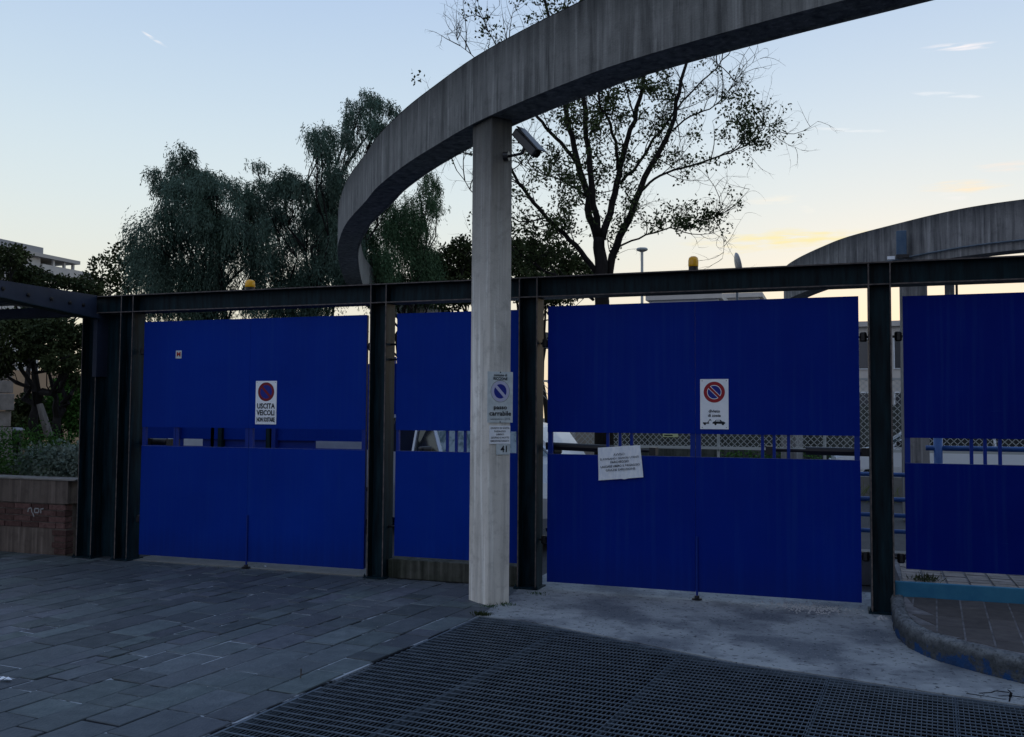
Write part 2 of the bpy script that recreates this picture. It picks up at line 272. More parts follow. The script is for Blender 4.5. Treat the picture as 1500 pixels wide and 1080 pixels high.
# ------------------------------------------------------------------ builders
class MB:
    def __init__(s): s.v = []; s.f = []; s.m = []; s.cur = 0
    def add(s, vs, fs, mi=None):
        o = len(s.v); s.v += [tuple(p) for p in vs]; s.f += [tuple(i + o for i in f) for f in fs]; s.m += [s.cur if mi is None else mi] * len(fs)
    def box(s, x0, x1, y0, y1, z0, z1, mi=None):
        s.add([(x0, y0, z0), (x1, y0, z0), (x1, y1, z0), (x0, y1, z0), (x0, y0, z1), (x1, y0, z1), (x1, y1, z1), (x0, y1, z1)],
              [(3, 2, 1, 0), (4, 5, 6, 7), (0, 1, 5, 4), (1, 2, 6, 5), (2, 3, 7, 6), (3, 0, 4, 7)], mi)
    def prism(s, poly, z0, z1, mi=None):
        a = sum(poly[i][0] * poly[(i + 1) % len(poly)][1] - poly[(i + 1) % len(poly)][0] * poly[i][1] for i in range(len(poly)))
        if a < 0: poly = poly[::-1]
        n = len(poly); vs = [(x, y, z0) for x, y in poly] + [(x, y, z1) for x, y in poly]
        s.add(vs, [(i, (i + 1) % n, n + (i + 1) % n, n + i) for i in range(n)] + [tuple(range(n - 1, -1, -1)), tuple(range(n, 2 * n))], mi)
    def tube(s, pts, r, n=6, mi=None, cap=True):
        pts = [Vector(p) for p in pts]; k = len(pts); rr = r if hasattr(r, '__len__') else [r] * k
        vs = []; fs = []; prev = None
        for i, p in enumerate(pts):
            d = (pts[min(i + 1, k - 1)] - pts[max(i - 1, 0)])
            d = d.normalized() if d.length > 1e-9 else Vector((0, 0, 1))
            ref = prev if prev is not None else (Vector((0, 0, 1)) if abs(d.z) < .9 else Vector((1, 0, 0)))
            a = d.cross(ref); a = a.normalized() if a.length > 1e-6 else d.orthogonal().normalized()
            c = a.cross(d).normalized(); prev = c
            for j in range(n):
                t_ = 2 * math.pi * j / n; vs.append(p + (a * math.cos(t_) + c * math.sin(t_)) * rr[i])
        for i in range(k - 1):
            for j in range(n):
                fs.append((i * n + j, (i + 1) * n + j, (i + 1) * n + (j + 1) % n, i * n + (j + 1) % n))
        if cap: fs += [tuple(range(n)), tuple(range(k * n - 1, (k - 1) * n - 1, -1))]
        s.add(vs, fs, mi)
    def lathe(s, c, prof, n=20, mi=None, axis='z'):
        vs = []; fs = []
        for r, h in prof:
            for j in range(n):
                t_ = 2 * math.pi * j / n; a, b_ = r * math.cos(t_), r * math.sin(t_)
                vs.append((c[0] + a, c[1] + b_, c[2] + h) if axis == 'z' else ((c[0] + a, c[1] + h, c[2] + b_) if axis == 'y' else (c[0] + h, c[1] + a, c[2] + b_)))
        for i in range(len(prof) - 1):
            for j in range(n): fs.append((i * n + j, i * n + (j + 1) % n, (i + 1) * n + (j + 1) % n, (i + 1) * n + j))
        fs += [tuple(range(n - 1, -1, -1)), tuple(range((len(prof) - 1) * n, len(prof) * n))]
        s.add(vs, fs, mi)
    def disc(s, x, z, r, y, n=40, r0=None, th=.0015):       # flat disc or ring facing -y
        if r0 is None: s.add([(x + r * math.cos(2 * math.pi * j / n), y, z + r * math.sin(2 * math.pi * j / n)) for j in range(n)], [tuple(range(n))])
        else:
            vs = []
            for j in range(n):
                a = 2 * math.pi * j / n; vs += [(x + r * math.cos(a), y, z + r * math.sin(a)), (x + r0 * math.cos(a), y, z + r0 * math.sin(a))]
            s.add(vs, [(2 * j, 2 * ((j + 1) % n), 2 * ((j + 1) % n) + 1, 2 * j + 1) for j in range(n)])
    def build(s, name, mats, parent=None, smooth=False, recalc=False):
        me = bpy.data.meshes.new(name); me.from_pydata(s.v, [], s.f)
        for m in (mats if isinstance(mats, (list, tuple)) else [mats]): me.materials.append(m)
        if isinstance(mats, (list, tuple)) and len(s.m): me.polygons.foreach_set('material_index', s.m)
        if recalc:
            bm = bmesh.new(); bm.from_mesh(me); bmesh.ops.recalc_face_normals(bm, faces=bm.faces); bm.to_mesh(me); bm.free()
        if smooth: me.polygons.foreach_set('use_smooth', [True] * len(me.polygons))
        me.update(); return link(name, me, parent)

PINV = {}
def link(name, me, parent=None):
    o = bpy.data.objects.new(name, me); col.objects.link(o)
    if parent is not None:
        o.parent = parent
        if parent.name in PINV: o.matrix_parent_inverse = PINV[parent.name]
    return o
def tag(o, label=None, cat=None, group=None, kind=None):
    if label: o['label'] = label
    if cat: o['category'] = cat
    if group: o['group'] = group
    if kind: o['kind'] = kind
    return o
def thing(name, label, cat, loc=(0, 0, 0), group=None, rot=None, local=False):
    o = bpy.data.objects.new(name, None); o.empty_display_size = .2; col.objects.link(o); o.location = loc
    if rot: o.rotation_euler = rot
    if not local: PINV[o.name] = Matrix.Translation(-Vector(loc))
    return tag(o, label, cat, group)
def stuff(o): o['kind'] = 'stuff'; return o
def bevel(o, wdt, seg=2):
    md = o.modifiers.new('bevel', 'BEVEL'); md.width = wdt; md.segments = seg; md.limit_method = 'ANGLE'; return o
def copytree(o, parent=None):
    c = o.copy(); col.objects.link(c); c.parent = parent
    for ch in list(o.children): 
        k = copytree(ch, c); k.matrix_parent_inverse = ch.matrix_parent_inverse
    return c

def leaf_mesh(name, P, D, L, W, m, parent=None, S=None):
    n = len(P); D = D / np.linalg.norm(D, axis=1, keepdims=True)
    S = rng.normal(size=(n, 3)) if S is None else S
    S = S - (S * D).sum(1, keepdims=True) * D; S /= np.linalg.norm(S, axis=1, keepdims=True)
    L = np.broadcast_to(L, (n,))[:, None]; W = np.broadcast_to(W, (n,))[:, None]
    V = np.empty((n, 4, 3)); V[:, 0] = P; V[:, 1] = P + D * L * .5 + S * W * .5; V[:, 2] = P + D * L; V[:, 3] = P + D * L * .5 - S * W * .5
    me = bpy.data.meshes.new(name); me.vertices.add(4 * n); me.vertices.foreach_set('co', V.reshape(-1).astype(np.float32))
    me.loops.add(4 * n); me.loops.foreach_set('vertex_index', np.arange(4 * n, dtype=np.int32))
    me.polygons.add(n); me.polygons.foreach_set('loop_start', np.arange(0, 4 * n, 4, dtype=np.int32)); me.polygons.foreach_set('loop_total', np.full(n, 4, dtype=np.int32))
    me.materials.append(m); me.update(calc_edges=True); me.validate()
    return link(name, me, parent)

def catmull(pts, k=6):
    pts = [Vector(p) for p in pts]; P = [pts[0] * 2 - pts[1]] + pts + [pts[-1] * 2 - pts[-2]]; o = []
    for i in range(1, len(P) - 2):
        for j in range(k):
            t_ = j / k; a, b_, c, d = P[i - 1], P[i], P[i + 1], P[i + 2]
            o.append(.5 * ((2 * b_) + (c - a) * t_ + (2 * a - 5 * b_ + 4 * c - d) * t_ ** 2 + (3 * b_ - a - 3 * c + d) * t_ ** 3))
    o.append(pts[-1]); return o

def text_mesh(s, size, bold=0.0, sx=1.0):
    cu = bpy.data.curves.new('t', 'FONT'); cu.body = s; cu.size = size; cu.align_x = 'CENTER'; cu.align_y = 'CENTER'; cu.offset = bold; cu.resolution_u = 2
    ob = bpy.data.objects.new('t', cu); col.objects.link(ob); bpy.context.view_layer.update()
    me = bpy.data.meshes.new_from_object(ob.evaluated_get(bpy.context.evaluated_depsgraph_get()))
    bpy.data.objects.remove(ob); return me
def lettering(s, x, z, size, m, parent, y=-.006, bold=0.0, sx=1.0, width=None, name='lettering'):
    me = text_mesh(s, size, bold)
    if width and me.vertices:
        xs = [v.co.x for v in me.vertices]; sx = width / max(1e-6, max(xs) - min(xs))
    me.transform(Matrix(((sx, 0, 0, x), (0, 0, 1, y), (0, 1, 0, z), (0, 0, 0, 1)))); me.materials.clear(); me.materials.append(m)
    return link(name, me, parent)

# ------------------------------------------------------------------ ground
GR = [(4.02, -7), (4.22, -4.45), (4.30, -3.49), (4.39, -2.46), (4.47, -1.35), (4.81, -1.38), (5.17, -1.51), (5.54, -1.66), (6.18, -1.94), (6.56, -2.09), (7.22, -2.24), (7.67, -2.36), (8.16, -2.46), (9.3, -2.72), (9.3, -7)]
def sheet(name, outer, z, m, hole=None, mb=None):
    polys = [[Vector((x, y, 0)) for x, y in outer]] + ([[Vector((x, y, 0)) for x, y in hole]] if hole else [])
    tri = tessellate_polygon(polys); P = [p for q_ in polys for p in q_]
    s = MB(); fs = []
    for a, b_, c in tri:
        n = (P[b_] - P[a]).cross(P[c] - P[a]).z; fs.append((a, b_, c) if n > 0 else (c, b_, a))
    s.add([(p.x, p.y, z) for p in P], fs)
    return s
g = sheet('ground', [(-400, -60), (400, -60), (400, 600), (-400, 600)], -.03, asphalt, GR)
n = len(GR)   # pit under the grating
g.add([(x, y, -.03) for x, y in GR] + [(x, y, -.6) for x, y in GR], [(i, (i + 1) % n, n + (i + 1) % n, n + i) for i in range(n)] + [tuple(range(n, 2 * n))], 1)
tag(g.build('ground', [asphalt, dirt]), kind='structure')
lp = [(-9, -9.5), (3.95, -9.5), (4.0, -7), (4.2, -4.45), (4.28, -3.49), (4.37, -2.46), (4.45, -1.34), (4.42, -.6), (4.36, .0), (2.9, .0), (2.9, -.03), (-9, -.03)]
pv = sheet('paving', lp, -.0055, mortar)
k = len(lp); pv.add([(x, y, -.0055) for x, y in lp] + [(x, y, -.3) for x, y in lp], [(i, (i + 1) % k, k + (i + 1) % k, k + i) for i in range(k)])
paving = tag(pv.build('paving', mortar), kind='structure')

# slate slabs laid in courses that run towards the gates
tilt = Vector((.085, 1)).normalized(); perp = Vector((tilt.y, -tilt.x)); O2 = Vector((4.455, -1.34))
def edge_at(y):
    pts = [(-9.5, 3.93), (-7, 4.0), (-4.45, 4.2), (-3.49, 4.28), (-2.46, 4.37), (-1.34, 4.45), (.2, 4.40)]
    return np.interp(y, [p[0] for p in pts], [p[1] for p in pts])
def in_view(x, y, z=0, mx=25):
    v = np.array([x, y, z]) - CAM; d = v @ CW
    if d < .5: return False, 0
    px = 750 + F * (v @ CR) / d; py = 540 - F * (v @ CU) / d
    return (-mx < px < 1500 + mx and -mx < py < 1080 + mx), d
stones = []; u = 0.0; rs = random.Random(5)
while u > -13.5:
    wd = rs.choice([.13, .16, .19, .19, .22, .26, .30]); s_ = -8.2 + rs.random() * .5
    while s_ < 1.6:
        ln = wd * rs.uniform(1.2, 2.4) if rs.random() < .8 else wd * rs.uniform(.8, 1.1)
        stones.append((u - wd, u, s_, s_ + ln)); s_ += ln
    u -= wd
pieces = []
for a, b_, c, d in stones:
    g_ = rs.choice([.004, .006, .010])
    cs = []
    for uu, ss in ((a + g_, c + g_), (b_ - g_, c + g_), (b_ - g_, d - g_), (a + g_, d - g_)):
        p = O2 + perp * (uu + rs.uniform(-.004, .004)) + tilt * (ss + rs.uniform(-.004, .004)); cs.append([p.x, p.y])
    lim = -.035
    if min(p[1] for p in cs) > lim - .04: continue
    for p in cs:
        if p[1] > lim: p[1] = lim
    if max(p[0] for p in cs) > edge_at(cs[0][1]) + .01:
        for p in cs: p[0] = min(p[0], edge_at(p[1]) - .004)
        if abs(cs[1][0] - cs[0][0]) < .03: continue
    # keep clear of the concrete column
    mx_, my_ = sum(p[0] for p in cs) / 4, sum(p[1] for p in cs) / 4
    if max(p[0] for p in cs) < -8: continue
    vis, dd = in_view(mx_, my_)
    pieces.append((dd if vis else 1e3 + dd, cs))
pieces.sort(key=lambda t_: t_[0])
def slab(mb, cs, zt, zb=-.05, ch=.004):
    cx = sum(p[0] for p in cs) / 4; cy = sum(p[1] for p in cs) / 4
    tz = [zt + rs.uniform(-.0015, .0015) for _ in range(4)]
    ins = [(p[0] + (cx - p[0]) * ch * 6, p[1] + (cy - p[1]) * ch * 6) for p in cs]
    vs = [(p[0], p[1], zb) for p in cs] + [(p[0], p[1], tz[i] - ch) for i, p in enumerate(cs)] + [(p[0], p[1], tz[i]) for i, p in enumerate(ins)]
    mb.add(vs, [(i, (i + 1) % 4, 4 + (i + 1) % 4, 4 + i) for i in range(4)] + [(4 + i, 4 + (i + 1) % 4, 8 + (i + 1) % 4, 8 + i) for i in range(4)] + [(8, 9, 10, 11)])
rest = MB()
for i, (dd, cs) in enumerate(pieces):
    zt = rs.uniform(-.003, .003)
    if dd < 900 and i < 300:
        mb = MB(); slab(mb, cs, zt); mb.build('paving_stone', slate, paving, recalc=True)
    else: slab(rest, cs, zt)
o = rest.build('paving_stones', slate, paving, recalc=True); stuff(o)

# concrete threshold under the left gate, apron before the middle gate
mb = MB(); mb.box(-.12, 2.78, -.028, .42, -.06, .006); tag(mb.build('threshold', con_thr), kind='structure')
ap = [(4.455, -1.345), (4.43, -.6), (4.37, 0), (4.37, .9), (7.62, .9), (7.60, -.3), (7.58, -.95), (7.66, -1.3), (7.8, -1.57), (8.03, -1.8), (8.3, -2.02), (8.8, -2.3), (9.6, -2.5), (11.5, -2.5), (11.5, -2.95), (9.3, -2.70), (8.16, -2.44), (7.67, -2.34), (7.22, -2.22), (6.56, -2.07), (6.18, -1.92), (5.54, -1.64), (5.17, -1.49), (4.81, -1.36)]
s = sheet('apron', ap, .003, apron_m); k = len(ap)
s.add([(x, y, .003) for x, y in ap] + [(x, y, -.3) for x, y in ap], [(i, (i + 1) % k, k + (i + 1) % k, k + i) for i in range(k)])
apron = tag(s.build('concrete_apron', apron_m, recalc=False), kind='structure')
# cracked light patches at the grating edge
cracks = MB()
for pts in ([(7.95, -2.28), (8.02, -2.24), (8.05, -2.19), (8.12, -2.2)], [(8.05, -2.30), (8.12, -2.27), (8.2, -2.28), (8.3, -2.24)], [(8.09, -2.40), (8.11, -2.30), (8.13, -2.2), (8.12, -2.14)], [(7.88, -2.31), (7.97, -2.33), (8.07, -2.36)]):
    for a, b_ in zip(pts, pts[1:]):
        d = Vector((b_[0] - a[0], b_[1] - a[1])).normalized(); nn = Vector((-d.y, d.x)) * random.uniform(.004, .011)
        cracks.add([(a[0] - nn.x, a[1] - nn.y, .0045), (b_[0] - nn.x, b_[1] - nn.y, .0045), (b_[0] + nn.x, b_[1] + nn.y, .0045), (a[0] + nn.x, a[1] + nn.y, .0045)], [(0, 1, 2, 3)])
stuff(cracks.build('crack', dirt, apron))

# gravel spilt under the middle gate, crumbs and litter
def pebbles(name, cx, cy, rx, ry, nn, z, s0, s1, m, kind='stuff', label=None):
    mb = MB()
    for _ in range(nn):
        x = cx + random.gauss(0, rx); y = cy + random.gauss(0, ry); r = random.uniform(s0, s1)
        vs = [(x + r * random.uniform(.6, 1.2) * math.cos(a), y + r * random.uniform(.6, 1.2) * math.sin(a), z) for a in (0, 1.3, 2.5, 3.8, 5.1)] + [(x, y, z + r * .9)]
        mb.add(vs, [(i, (i + 1) % 5, 5) for i in range(5)])
    o = mb.build(name, m); tag(o, kind='stuff'); return o
pebble_m = mat('pebble', (.36, .36, .36), .8, .2)
pebbles('gravel', 6.95, -.04, .17, .10, 320, .003, .006, .016, pebble_m)
pebbles('gravel', 7.50, -.30, .03, .03, 7, .003, .02, .035, pebble_m)
pebbles('grit', 5.6, -.9, 1.2, .5, 420, .003, .002, .006, mat('grit_dark', (.10, .10, .11), .9, .1))
pebbles('grit', 2.0, -1.6, 1.6, 1.0, 200, .002, .002, .005, pebble_m)

# ------------------------------------------------------------------ drain grating
gx = Vector((math.cos(R(-5)), math.sin(R(-5)))); gy = Vector((-gx.y, gx.x)); GO = Vector((4.47, -1.35))
def tog(p): v = Vector(p) - GO; return (v.dot(gx), v.dot(gy))
def fromg(u, v): p = GO + gx * u + gy * v; return p
gp = [tog(p) for p in GR]
def clip_line(poly, axis, val):
    xs = []
    for i in range(len(poly)):
        a, b_ = poly[i], poly[(i + 1) % len(poly)]
        if (a[axis] - val) * (b_[axis] - val) < 0:
            t_ = (val - a[axis]) / (b_[axis] - a[axis]); xs.append(a[1 - axis] + (b_[1 - axis] - a[1 - axis]) * t_)
    xs.sort(); return list(zip(xs[::2], xs[1::2]))
def clip_poly_u(poly, u0, u1):
    def cut(P, val, keep):
        o = []
        for i in range(len(P)):
            a, b_ = P[i], P[(i + 1) % len(P)]; ia = keep(a[0]); ib = keep(b_[0])
            if ia: o.append(a)
            if ia != ib: t_ = (val - a[0]) / (b_[0] - a[0]); o.append((val, a[1] + (b_[1] - a[1]) * t_))
        return o
    P = cut(poly, u0, lambda x: x >= u0); return cut(P, u1, lambda x: x <= u1)
ws = ['leftmost drain grating panel beside the slate slabs', 'second drain grating panel from the slate slabs', 'drain grating panel in front of the middle of the apron', 'drain grating panel left of the rightmost one', 'rightmost drain grating panel nearest the curved kerb']
us = [min(p[0] for p in gp) - .01, .75, 1.75, 2.72, 3.42, 6]
for k in range(5):
    P = clip_poly_u(gp, us[k] + .001, us[k + 1] - .001)
    th = thing('drain_grating', ws[k], 'grating', (*fromg((max(us[k], 0) + min(us[k + 1], 4.6)) / 2, -2.2), 0), 'steel grating panels over the drain')
    bars = MB(); u0, u1 = min(p[0] for p in P), max(p[0] for p in P); v0, v1 = min(p[1] for p in P), max(p[1] for p in P)
    def bar(a, b_, hw, z0, z1):
        d = (b_ - a).normalized(); nn = Vector((-d.y, d.x)) * hw
        c = [a - nn, b_ - nn, b_ + nn, a + nn]
        bars.add([(p.x, p.y, z0) for p in c] + [(p.x, p.y, z1) for p in c], [(4, 5, 6, 7), (0, 1, 5, 4), (2, 3, 7, 6), (1, 2, 6, 5), (3, 0, 4, 7)])
    sp_ = .026; x = math.ceil(u0 / sp_) * sp_
    while x < u1:
        for a, b_ in clip_line(P, 0, x): bar(fromg(x, a), fromg(x, b_), .0016, -.0095, -.0045 + random.uniform(-.0012, .0012))
        x += sp_
    sp_ = .077 if k < 2 else (.066 if k < 3 else .058); y = math.ceil(v0 / sp_) * sp_
    while y < v1:
        for a, b_ in clip_line(P, 1, y): bar(fromg(a, y), fromg(b_, y), .0050, -.006, -.001)
        y += sp_
    o = bars.build('grating_bars', galv, th); stuff(o)
    fr = MB()
    for i in range(len(P)):
        a, b_ = Vector(P[i]), Vector(P[(i + 1) % len(P)])
        if (b_ - a).length < .01 or (abs(a.x - b_.x) < .002 and k < 4 and a.y < b_.y): continue
        A, B = fromg(*a), fromg(*b_); d = (B - A).normalized(); cc = fromg(sum(p[0] for p in P) / len(P), sum(p[1] for p in P) / len(P))
        nn = Vector((-d.y, d.x)); nn = nn if (cc - A).dot(nn) > 0 else -nn
        wd = .0025 if abs(a.x - b_.x) < .002 else .016
        c = [A, B, B + nn * wd, A + nn * wd]; zz = .0
        fr.add([(p.x, p.y, -.04) for p in c] + [(p.x, p.y, zz) for p in c], [(4, 5, 6, 7), (0, 1, 5, 4), (2, 3, 7, 6), (1, 2, 6, 5), (3, 0, 4, 7)])
    fr.build('grating_frame', galv, th, recalc=True)

# ------------------------------------------------------------------ raised pavement on the right
kc = [(7.60, .02), (7.588, -.3), (7.58, -.7), (7.595, -.98), (7.66, -1.28), (7.80, -1.55), (8.03, -1.78), (8.3, -2.0), (8.8, -2.27), (9.6, -2.5), (11.5, -2.6)]
kp = catmull([(x, y, 0) for x, y in kc], 18); kb = MB(); prof = [(0, -.03), (-.008, .03), (-.012, .08), (-.010, .125), (.004, .150), (.022, .158), (.045, .160), (.066, .158), (.078, .148), (.080, .08)]
vs = []; nk = len(prof)
for i, p in enumerate(kp):
    d = (kp[min(i + 1, len(kp) - 1)] - kp[max(i - 1, 0)]).normalized(); nn = Vector((-d.y, d.x, 0))
    for o_, z in prof:
        j = rng.normal() * .0055; vs.append((p.x + nn.x * (o_ + j), p.y + nn.y * (o_ + j), z + rng.normal() * .0035))
kb.add(vs, [(i * nk + j, (i + 1) * nk + j, (i + 1) * nk + j + 1, i * nk + j + 1) for i in range(len(kp) - 1) for j in range(nk - 1)])
raised = sheet('raised_pavement', [(x + .1, y + .05) for x, y in kc[:1]] + [(p.x + .08, p.y + .06) for p in kp[12::8]] + [(11.5, -.05)], .1478, grout)
raised_o = tag(raised.build('raised_pavement', grout), kind='structure')
o = kb.build('kerb', kerb_m, raised_o, smooth=True, recalc=True)
def kerb_in(x, y):      # inside the raised area?
    pts = [(p.x, p.y) for p in kp]
    yy = np.interp(x, [p[0] for p in pts[50:]], [p[1] for p in pts[50:]]) if x > 7.6 else 0
    return y > yy + .16 and x > 7.72 + .0 * y
tt = Vector((.085, 1)).normalized(); tp = Vector((1, 0))
nt_ = 0
for i in range(0, 26):
    for j in range(0, 8):
        x0 = 7.755 + (i - 1) * .1715; y1 = -.065 - j * .36; y0 = y1 - .352
        cs = []
        for ux, uy in ((x0 + .006, y0), (x0 + .1655, y0), (x0 + .1655, y1), (x0 + .006, y1)): cs.append([ux + .085 * uy, uy])
        # trim to the kerb
        if not kerb_in(*cs[3]) and not kerb_in(*cs[2]): continue
        for a, b_ in ((0, 3), (1, 2)):
            for _ in range(12):
                if kerb_in(*cs[a]): break
                cs[a][1] += .03; cs[a][0] += .0025
            cs[a][1] = min(cs[a][1], cs[b_][1] - .02)
        if i == 0:
            for a in (0, 3): cs[a][0] = max(cs[a][0], 7.70)
        mb = MB(); slab(mb, cs, .151 + rs.uniform(-.0005, .0015), .13, .003); mb.build('paver', tile_m, raised_o, recalc=True); nt_ += 1
mb = MB(); mb.box(7.61, 11.5, -.055, -.005, .10, .268); up = mb.build('blue_painted_step', bluekerb, raised_o); bevel(up, .008)
mb = MB(); mb.box(7.66, 11.5, -.004, 1.4, .05, .252); upper = tag(mb.build('upper_pavement', grout), kind='structure')
for i in range(0, 22):
    for j in range(0, 8):
        x0 = 7.67 + i * .1715; y0 = .004 + j * .135
        if i > 20: continue
        mb = MB(); slab(mb, [[x0 + .008 + .03 * y0, y0 + .006], [x0 + .163 + .03 * y0, y0 + .006], [x0 + .163 + .03 * y0, y0 + .127], [x0 + .008 + .03 * y0, y0 + .127]], .262 + rs.uniform(-.002, .003), .24, .004)
        mb.build('paver', tileu_m, upper, recalc=True)

# ------------------------------------------------------------------ steel posts and beam
def hpost(x0, x1, z1, label, group, y0=-.1, y1=.1, plate=True, name='steel_post'):
    t_ = .012; th = thing(name, label, 'post', ((x0 + x1) / 2, 0, 0), group)
    for x in (x0, x1 - t_):
        mb = MB(); mb.box(x, x + t_, y0, y1, 0.003, z1); mb.add([(x, y0 - .0012, .004), (x + t_, y0 - .0012, .004), (x + t_, y0 - .0012, z1), (x, y0 - .0012, z1)], [(0, 1, 2, 3)], 1)
        mb.build('flange', [steel, steel_edge], th)
    mb = MB(); mb.box(x0 + t_, x1 - t_, -.005, .005, .003, z1); mb.build('web', steel, th)
    if plate:
        mb = MB(); mb.box(x0 - .025, x1 + .025, y0 - .03, y1 + .03, .004, .016); o = mb.build('base_plate', steel, th)
        for px in (x0 - .010, x1 + .010):
            mb = MB(); mb.lathe((px, y0 - .015, .018), [(.012, 0), (.012, .012), (.005, .013), (.005, .028)], 6); mb.build('bolt', steel, th)
    return th
PG = 'steel H posts of the gate frame'
ZB = 2.705; ZT = 2.899
hpost(-.795, -.585, ZB, 'steel H post at the brick wall end, under the sloping side beam', PG)
hpost(-.27, -.10, ZB, 'steel H post on the left side of the left blue gate', PG)
hpost(2.80, 2.98, ZB, 'steel H post between the left gate and the fixed blue panel', PG)
hpost(4.36, 4.545, ZB, 'steel H post just right of the concrete column', PG)
hpost(7.43, 7.61, ZB, 'steel H post between the middle gate and the right gate', PG)
hpost(10.5, 10.68, ZB, 'steel H post at the right end of the right gate', PG)
bm_ = thing('steel_beam', 'long dark steel I beam running over all the blue gates', 'beam', (4.8, 0, ZB))
mb = MB(); mb.box(-.795, 10.8, -.1, .1, ZT - .012, ZT); mb.add([(-.795, -.1012, ZT - .011), (10.8, -.1012, ZT - .011), (10.8, -.1012, ZT), (-.795, -.1012, ZT)], [(0, 1, 2, 3)], 1); mb.build('top_flange', [steel, steel_edge], bm_)
mb = MB(); mb.box(-.795, 10.8, -.1, .1, ZB, ZB + .012); mb.add([(-.795, -.1012, ZB), (10.8, -.1012, ZB), (10.8, -.1012, ZB + .011), (-.795, -.1012, ZB + .011)], [(0, 1, 2, 3)], 1); mb.build('bottom_flange', [steel, steel_edge], bm_)
mb = MB(); mb.box(-.795, 10.8, -.004, .004, ZB + .012, ZT - .012); mb.build('web', steel, bm_)
for x in (-.27, -.112, 2.80, 2.968, 4.36, 4.533, 7.43, 7.598, 10.5):
    mb = MB(); mb.box(x, x + .012, -.098, -.004, ZB + .012, ZT - .012); mb.add([(x, -.0993, ZB + .012), (x + .012, -.0993, ZB + .012), (x + .012, -.0993, ZT - .012), (x, -.0993, ZT - .012)], [(0, 1, 2, 3)], 1)
    mb.build('stiffener', [steel, steel_edge], bm_)

mb = MB(); mb.box(-.584, -.272, .045, .055, .01, ZB - .003); tag(mb.build('gap_dark_plate', steel), 'black steel plate added to darken the gap between the two leftmost posts', 'steel plate')  # plate added so the gap between the posts reads dark

# ------------------------------------------------------------------ blue gates
def leaf(parent, x0, x1, z0, z1, s0, s1, bars, stile_l, stile_r, yb=0, bl=None):
    yf, yk = -.03 + yb, .012 + yb; lf = thing_part = None
    fr = MB()     # frame: stiles and rails behind the sheets
    for a, b_ in ((x0 + .002, x0 + stile_l), (x1 - stile_r, x1 - .002)): fr.box(a, b_, yf + .006, yk, z0 + .003, z1 - .003)
    for z in (z0 + .003, s0 - .043, s1 + .003, z1 - .043): fr.box(x0 + stile_l, x1 - stile_r, yf + .008, yk - .002, z, z + .04)
    lf = fr.build('leaf', bluebar, parent)
    for nm, a, b_ in (('lower_panel', z0, s0), ('upper_panel', s1, z1)):
        mb = MB(); mb.box(x0, x1, yf, yf + .005, a, b_)
        mb.add([(x0 + .002, yf + .005, b_ + .0005), (x1 - .002, yf + .005, b_ + .0005), (x1 - .002, yf - .0008, b_ + .0005), (x0 + .002, yf - .0008, b_ + .0005), (x1 - .002, yf - .0008, b_ - .0035), (x0 + .002, yf - .0008, b_ - .0035)], [(3, 2, 1, 0), (5, 4, 2, 3)], 1) if nm == 'lower_panel' else None
        mb.build(nm, [bl or blue, blue_edge], lf)
    for x in bars:
        mb = MB(); mb.box(x - .013, x + .013, yf + .012, yf + .034, s0 - .002, s1 + .002); mb.build('bar', bluebar, lf)
    return lf
WG = 1.3646
def gate(x0, z0, z1, s0, s1, label, bars1, bars2, rod=True, width=WG, mid=.045, endst=.045, bl=None):
    th = thing('blue_gate', label, 'gate', (x0 + width, 0, 0), 'blue double gates in the steel frame')
    leaf(th, x0, x0 + width - .001, z0, z1, s0, s1, bars1, endst, mid, bl=bl)
    leaf(th, x0 + width + .001, x0 + 2 * width, z0, z1, s0, s1, bars2, mid, endst, bl=bl)
    if rod:
        xr = x0 + width + .012; mb = MB(); mb.tube([(xr, -.040, .03), (xr, -.040, .55)], .009, 8); mb.build('drop_bolt', bluebar, th)
        mb = MB(); mb.lathe((xr, -.045, .006), [(.045, 0), (.045, .012), (.022, .018), (.02, .035)], 12); mb.build('bolt_socket', black, th)
    for zz in (.45, 2.28):
        for x, s_ in ((x0, -1), (x0 + 2 * width, 1)):
            mb = MB(); mb.lathe((x + s_ * .035, .0, zz - .04), [(.022, 0), (.03, .01), (.03, .07), (.022, .08)], 10); mb.box(min(x, x + s_ * .08), max(x, x + s_ * .08), .002, .014, zz - .01, zz + .01)
            mb.build('hinge', black, th)
    return th
g1 = gate(.0, .07, 2.600, 1.248, 1.450, 'left blue gate with the vehicle exit sign on it', (.42, .9), (.45, .9), width=1.366)
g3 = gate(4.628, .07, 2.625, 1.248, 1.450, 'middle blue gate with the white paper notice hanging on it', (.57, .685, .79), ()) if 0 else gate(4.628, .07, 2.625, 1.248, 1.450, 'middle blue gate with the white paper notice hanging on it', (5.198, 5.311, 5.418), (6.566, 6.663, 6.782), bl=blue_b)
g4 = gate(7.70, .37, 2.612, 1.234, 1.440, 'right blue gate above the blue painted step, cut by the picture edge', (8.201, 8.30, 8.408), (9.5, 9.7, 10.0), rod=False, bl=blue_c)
fx = thing('fixed_gate', 'narrow fixed blue panel on a mossy plinth behind the concrete column', 'panel', (3.7, 0, 0))
leaf(fx, 3.065, 4.35, .222, 2.602, 1.248, 1.450, (3.61, 3.704, 3.796), .03, .03)
for zz in (.5, 2.3, 2.15):
    mb = MB(); mb.tube([(2.98, .02, zz), (3.07, .02, zz)], .012, 6); mb.build('bracket', black, fx)
pl = MB(); pl.box(2.985, 4.355, -.01, .19, .0, .185); o = pl.build('plinth', con_plinth); tag(o, 'low mossy concrete plinth under the narrow fixed blue panel', 'plinth'); bevel(o, .012, 3)
